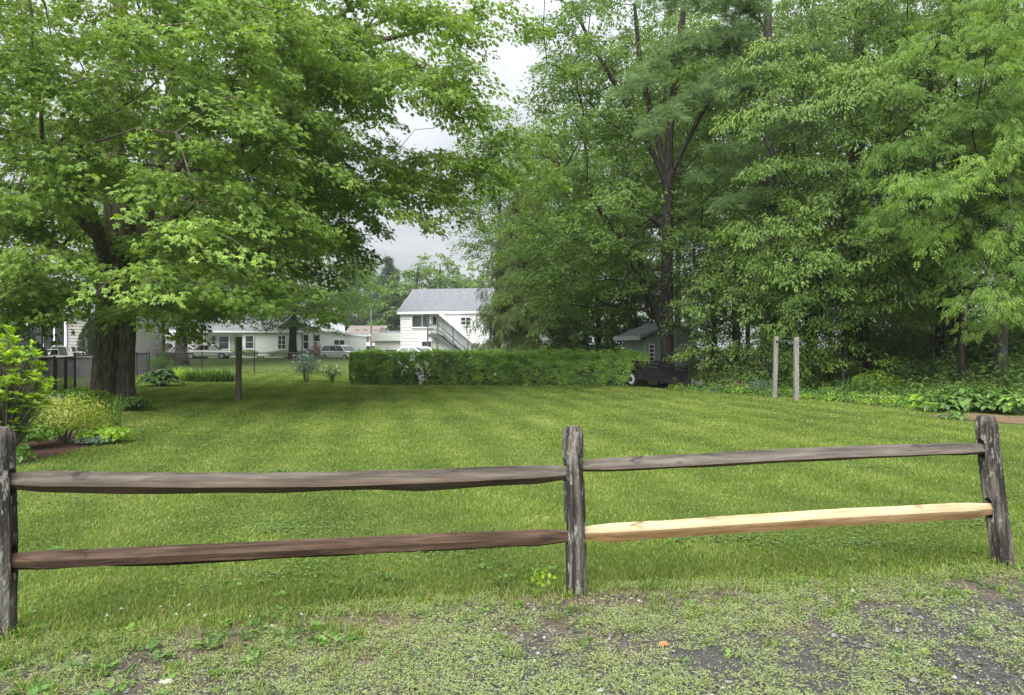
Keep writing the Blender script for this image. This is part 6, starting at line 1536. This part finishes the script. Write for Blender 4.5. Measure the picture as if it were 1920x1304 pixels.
shrub('bluish_plant', 'bluish green plant left of the wooden frame', gp3(1425, 740), .5, .35, .5, 700, .07, T_LANCE, L_BLUE, 337, cat='plant', stems=4)
shrub('leafy_shrub', 'dark dense shrub behind the left post of the wooden frame', gp3(1395, 722), 1.2, .8, 1.5, 2200, .09, T_OVAL, L_OAK, 338, stems=8)
shrub('leafy_shrub', 'dense dark shrub between the trailer and the brush pile', gp3(1330, 716), 1.0, .8, 1.6, 2200, .09, T_OVAL, L_OAK, 339, stems=8)
shrub('leafy_shrub', 'leafy shrub filling the gap right of the wooden frame', gp3(1550, 728), 1.3, .8, 1.5, 2400, .10, T_OVAL, L_ASH, 340, stems=8)
# ivy on the twin ash trunk
rs = np.random.default_rng(345); n = 900; a = rs.uniform(0, 6.28, n); z = rs.uniform(.1, 4.6, n); r_ = .19 + rs.uniform(0, .09, n)
P = np.stack([np.cos(a) * r_ - .12, np.sin(a) * r_ + .08, z], 1); Nn = np.stack([np.cos(a), np.sin(a), np.full(n, .3)], 1)
iv = thing('climbing_vine', 'leafy vine climbing the slim dark ash trunks', 'vine', MA); link('foliage', np_mesh('foliage', *leaf_cloud(rs, P, Nn, .12, T_WIDE)), iv, L_WOOD)
mb = MB(); mb.tube([(-.28, -.08, 0), (-.24, -.13, 1.5), (-.1, -.14, 3), (-.05, -.12, 4.5)], .015, 5); mb.build('stem', TWIG, iv)
# brush pile of dead leaves and twigs
def heap(name, label, px, py, rx, ry, h, seed, cat='brush pile'):
    rs = np.random.default_rng(seed); x, y = gpt(px, py); t = thing(name, label, cat, (x, y, 0)); n = 1500; a = rs.uniform(0, 6.28, n); q = np.sqrt(rs.uniform(0, 1, n))
    P = np.stack([np.cos(a) * q * rx, np.sin(a) * q * ry, h * np.clip(1 - q ** 2, 0, 1) * rs.uniform(.7, 1.1, n) + .01], 1)
    link('dead_leaves', np_mesh('dead_leaves', *leaf_cloud(rs, P, np.tile([0, -.3, 1.], (n, 1)), .09, T_OVAL, nrand=.8)), t, L_DEAD)
    mb = MB(); V = [(0, 0, h * .85)]; k = 24; rings = 4
    for j in range(1, rings + 1):
        for i in range(k): qq = j / rings; V.append((math.cos(i * 2 * PI / k) * rx * qq, math.sin(i * 2 * PI / k) * ry * qq, h * .85 * (1 - qq ** 2) * rs.uniform(.8, 1.1) - .01))
    Fs = [(0, 1 + i, 1 + (i + 1) % k) for i in range(k)] + [(1 + j * k + i, 1 + (j + 1) * k + i, 1 + (j + 1) * k + (i + 1) % k, 1 + j * k + (i + 1) % k) for j in range(rings - 1) for i in range(k)]
    mb.add(V, Fs); mb.build('mound', LITTER, t, True); mb = MB()
    for i in range(40): p = P[rs.integers(0, n)]; d = rs.normal(0, .3, 3) * np.array([1, 1, .35]); mb.tube([p - d, p + d + np.array([0, 0, .05])], [.012, .006], 4)
    mb.build('sticks', TWIG, t)
heap('brush_pile', 'brown pile of dead leaves and sticks next to the trailer coupling', 1338, 726, 1.0, .6, .42, 351); heap('brush_pile', 'smaller pile of brown leaves between the trailer and the wooden frame', 1388, 736, .7, .45, .3, 352)
# old edging stones
rs = np.random.default_rng(361)
for i, (px, py, w_, h, lb) in enumerate([(1592, 752, .32, .14, 'pale flat edging stone at the woodland edge'), (1634, 755, .36, .2, 'grey edging block with dry grass before it'), (1662, 757, .30, .2, 'dark middle edging block of the row'), (1690, 758, .38, .2, 'dark grey edging block at the right end of the row')]):
    x, y = gpt(px, py); s = thing('edging_stone', lb, 'stone', (x, y + .2, 0), rs.normal(-.2, .1)); mb = MB(); V = []; n = 10
    for z, k in ((-.05, 1.0), (h * .5, 1.02), (h * .9, .96), (h, .8)):
        for j in range(n): a = 2 * PI * j / n; V.append((math.copysign(abs(math.cos(a)) ** .5, math.cos(a)) * w_ * .5 * k * rs.uniform(.93, 1.05), math.copysign(abs(math.sin(a)) ** .5, math.sin(a)) * .13 * k * rs.uniform(.9, 1.1), z))
    mb.add(V, [(r * n + j, r * n + (j + 1) % n, (r + 1) * n + (j + 1) % n, (r + 1) * n + j) for r in range(3) for j in range(n)] + [tuple(3 * n + j for j in range(n))]); mb.build('block', noisy('field_stone', [(.3, lin(.06, .058, .055)), (.5, lin(.12, .115, .11)), (.7, lin(.2, .195, .185))], 9, .95, .7, .02), s)
# small plants and things in the foreground
shrub('seedling', 'small bright leafy seedling at the foot of the middle fence post', gp3(1020, 1112), .085, .06, .13, 30, .038, T_WIDE, L_RHODO, 371, cat='plant', stems=4, stem_mat=STEM_G, shell=.3)
def flatleaf(name, label, px, py, mat_, size, tpl=T_MAPLE, k=1, sp=.02, seed=0, tilt=.3, cat='leaf'):
    rs = np.random.default_rng(seed); x, y = gpt(px, py); t = np.linspace(.3, .9, k)
    me = np_mesh(name, *leaf_geo(np.stack([rs.normal(0, sp, k), rs.normal(0, sp, k), np.full(k, .02)], 1), np.stack([rs.normal(.6, .6, k), rs.normal(0, .6, k), np.zeros(k)], 1), np.stack([rs.normal(0, tilt, k), rs.normal(-.3, tilt, k), np.ones(k)], 1), np.full(k, size), tpl, t))
    o = link(name, me, None, mat_); o.location = (x, y, 0); return tag(o, label, cat)
flatleaf('dry_leaf', 'curled orange brown leaf lying on the gravel', 1238, 1212, leaf_mat('orange_leaf', [lin(.38, .13, .04), lin(.5, .2, .08)], .1), .05, T_MAPLE, 2, .004, 5)
flatleaf('fallen_leaf', 'single yellow green leaf lying on the gravel', 1722, 1230, L_YEL, .06, T_OVAL, 2, .008, 6)
x, y = gpt(312, 1284); ps_ = MB(); V = []; rs = np.random.default_rng(8)
for z, k in ((-.005, .9), (.006, 1), (.014, .6)):
    for j in range(9): a = 2 * PI * j / 9; V.append((math.cos(a) * .034 * k * rs.uniform(.85, 1.1), math.sin(a) * .02 * k * rs.uniform(.85, 1.1), z))
ps_.add(V, [(r * 9 + j, r * 9 + (j + 1) % 9, (r + 1) * 9 + (j + 1) % 9, (r + 1) * 9 + j) for r in range(2) for j in range(9)] + [tuple(18 + j for j in range(9))])
o = ps_.build('pale_stone', plain('pale_stone', lin(.38, .34, .3), .8), None); o.location = (x, y, .008); tag(o, 'pale flat stone lying among the weeds at the bottom edge', 'stone')

# ================================================================== damp air (HAZE)
mb = MB(); mb.box(-130, 130, -12, 150, -1.2, 30); m = bpy.data.materials.new('damp_air'); m.use_nodes = True; nt = m.node_tree
nt.nodes.remove(nt.nodes['Principled BSDF']); pv = N(nt, 'ShaderNodeVolumePrincipled'); pv.inputs['Color'].default_value = (.86, .9, .95, 1); pv.inputs['Density'].default_value = HAZE_D; pv.inputs['Anisotropy'].default_value = .2
nt.links.new(pv.outputs[0], nt.nodes['Material Output'].inputs['Volume'])
hz = mb.build('haze', m, None); tag(hz, 'thin damp haze filling the air over the whole scene', 'haze', kind='stuff')
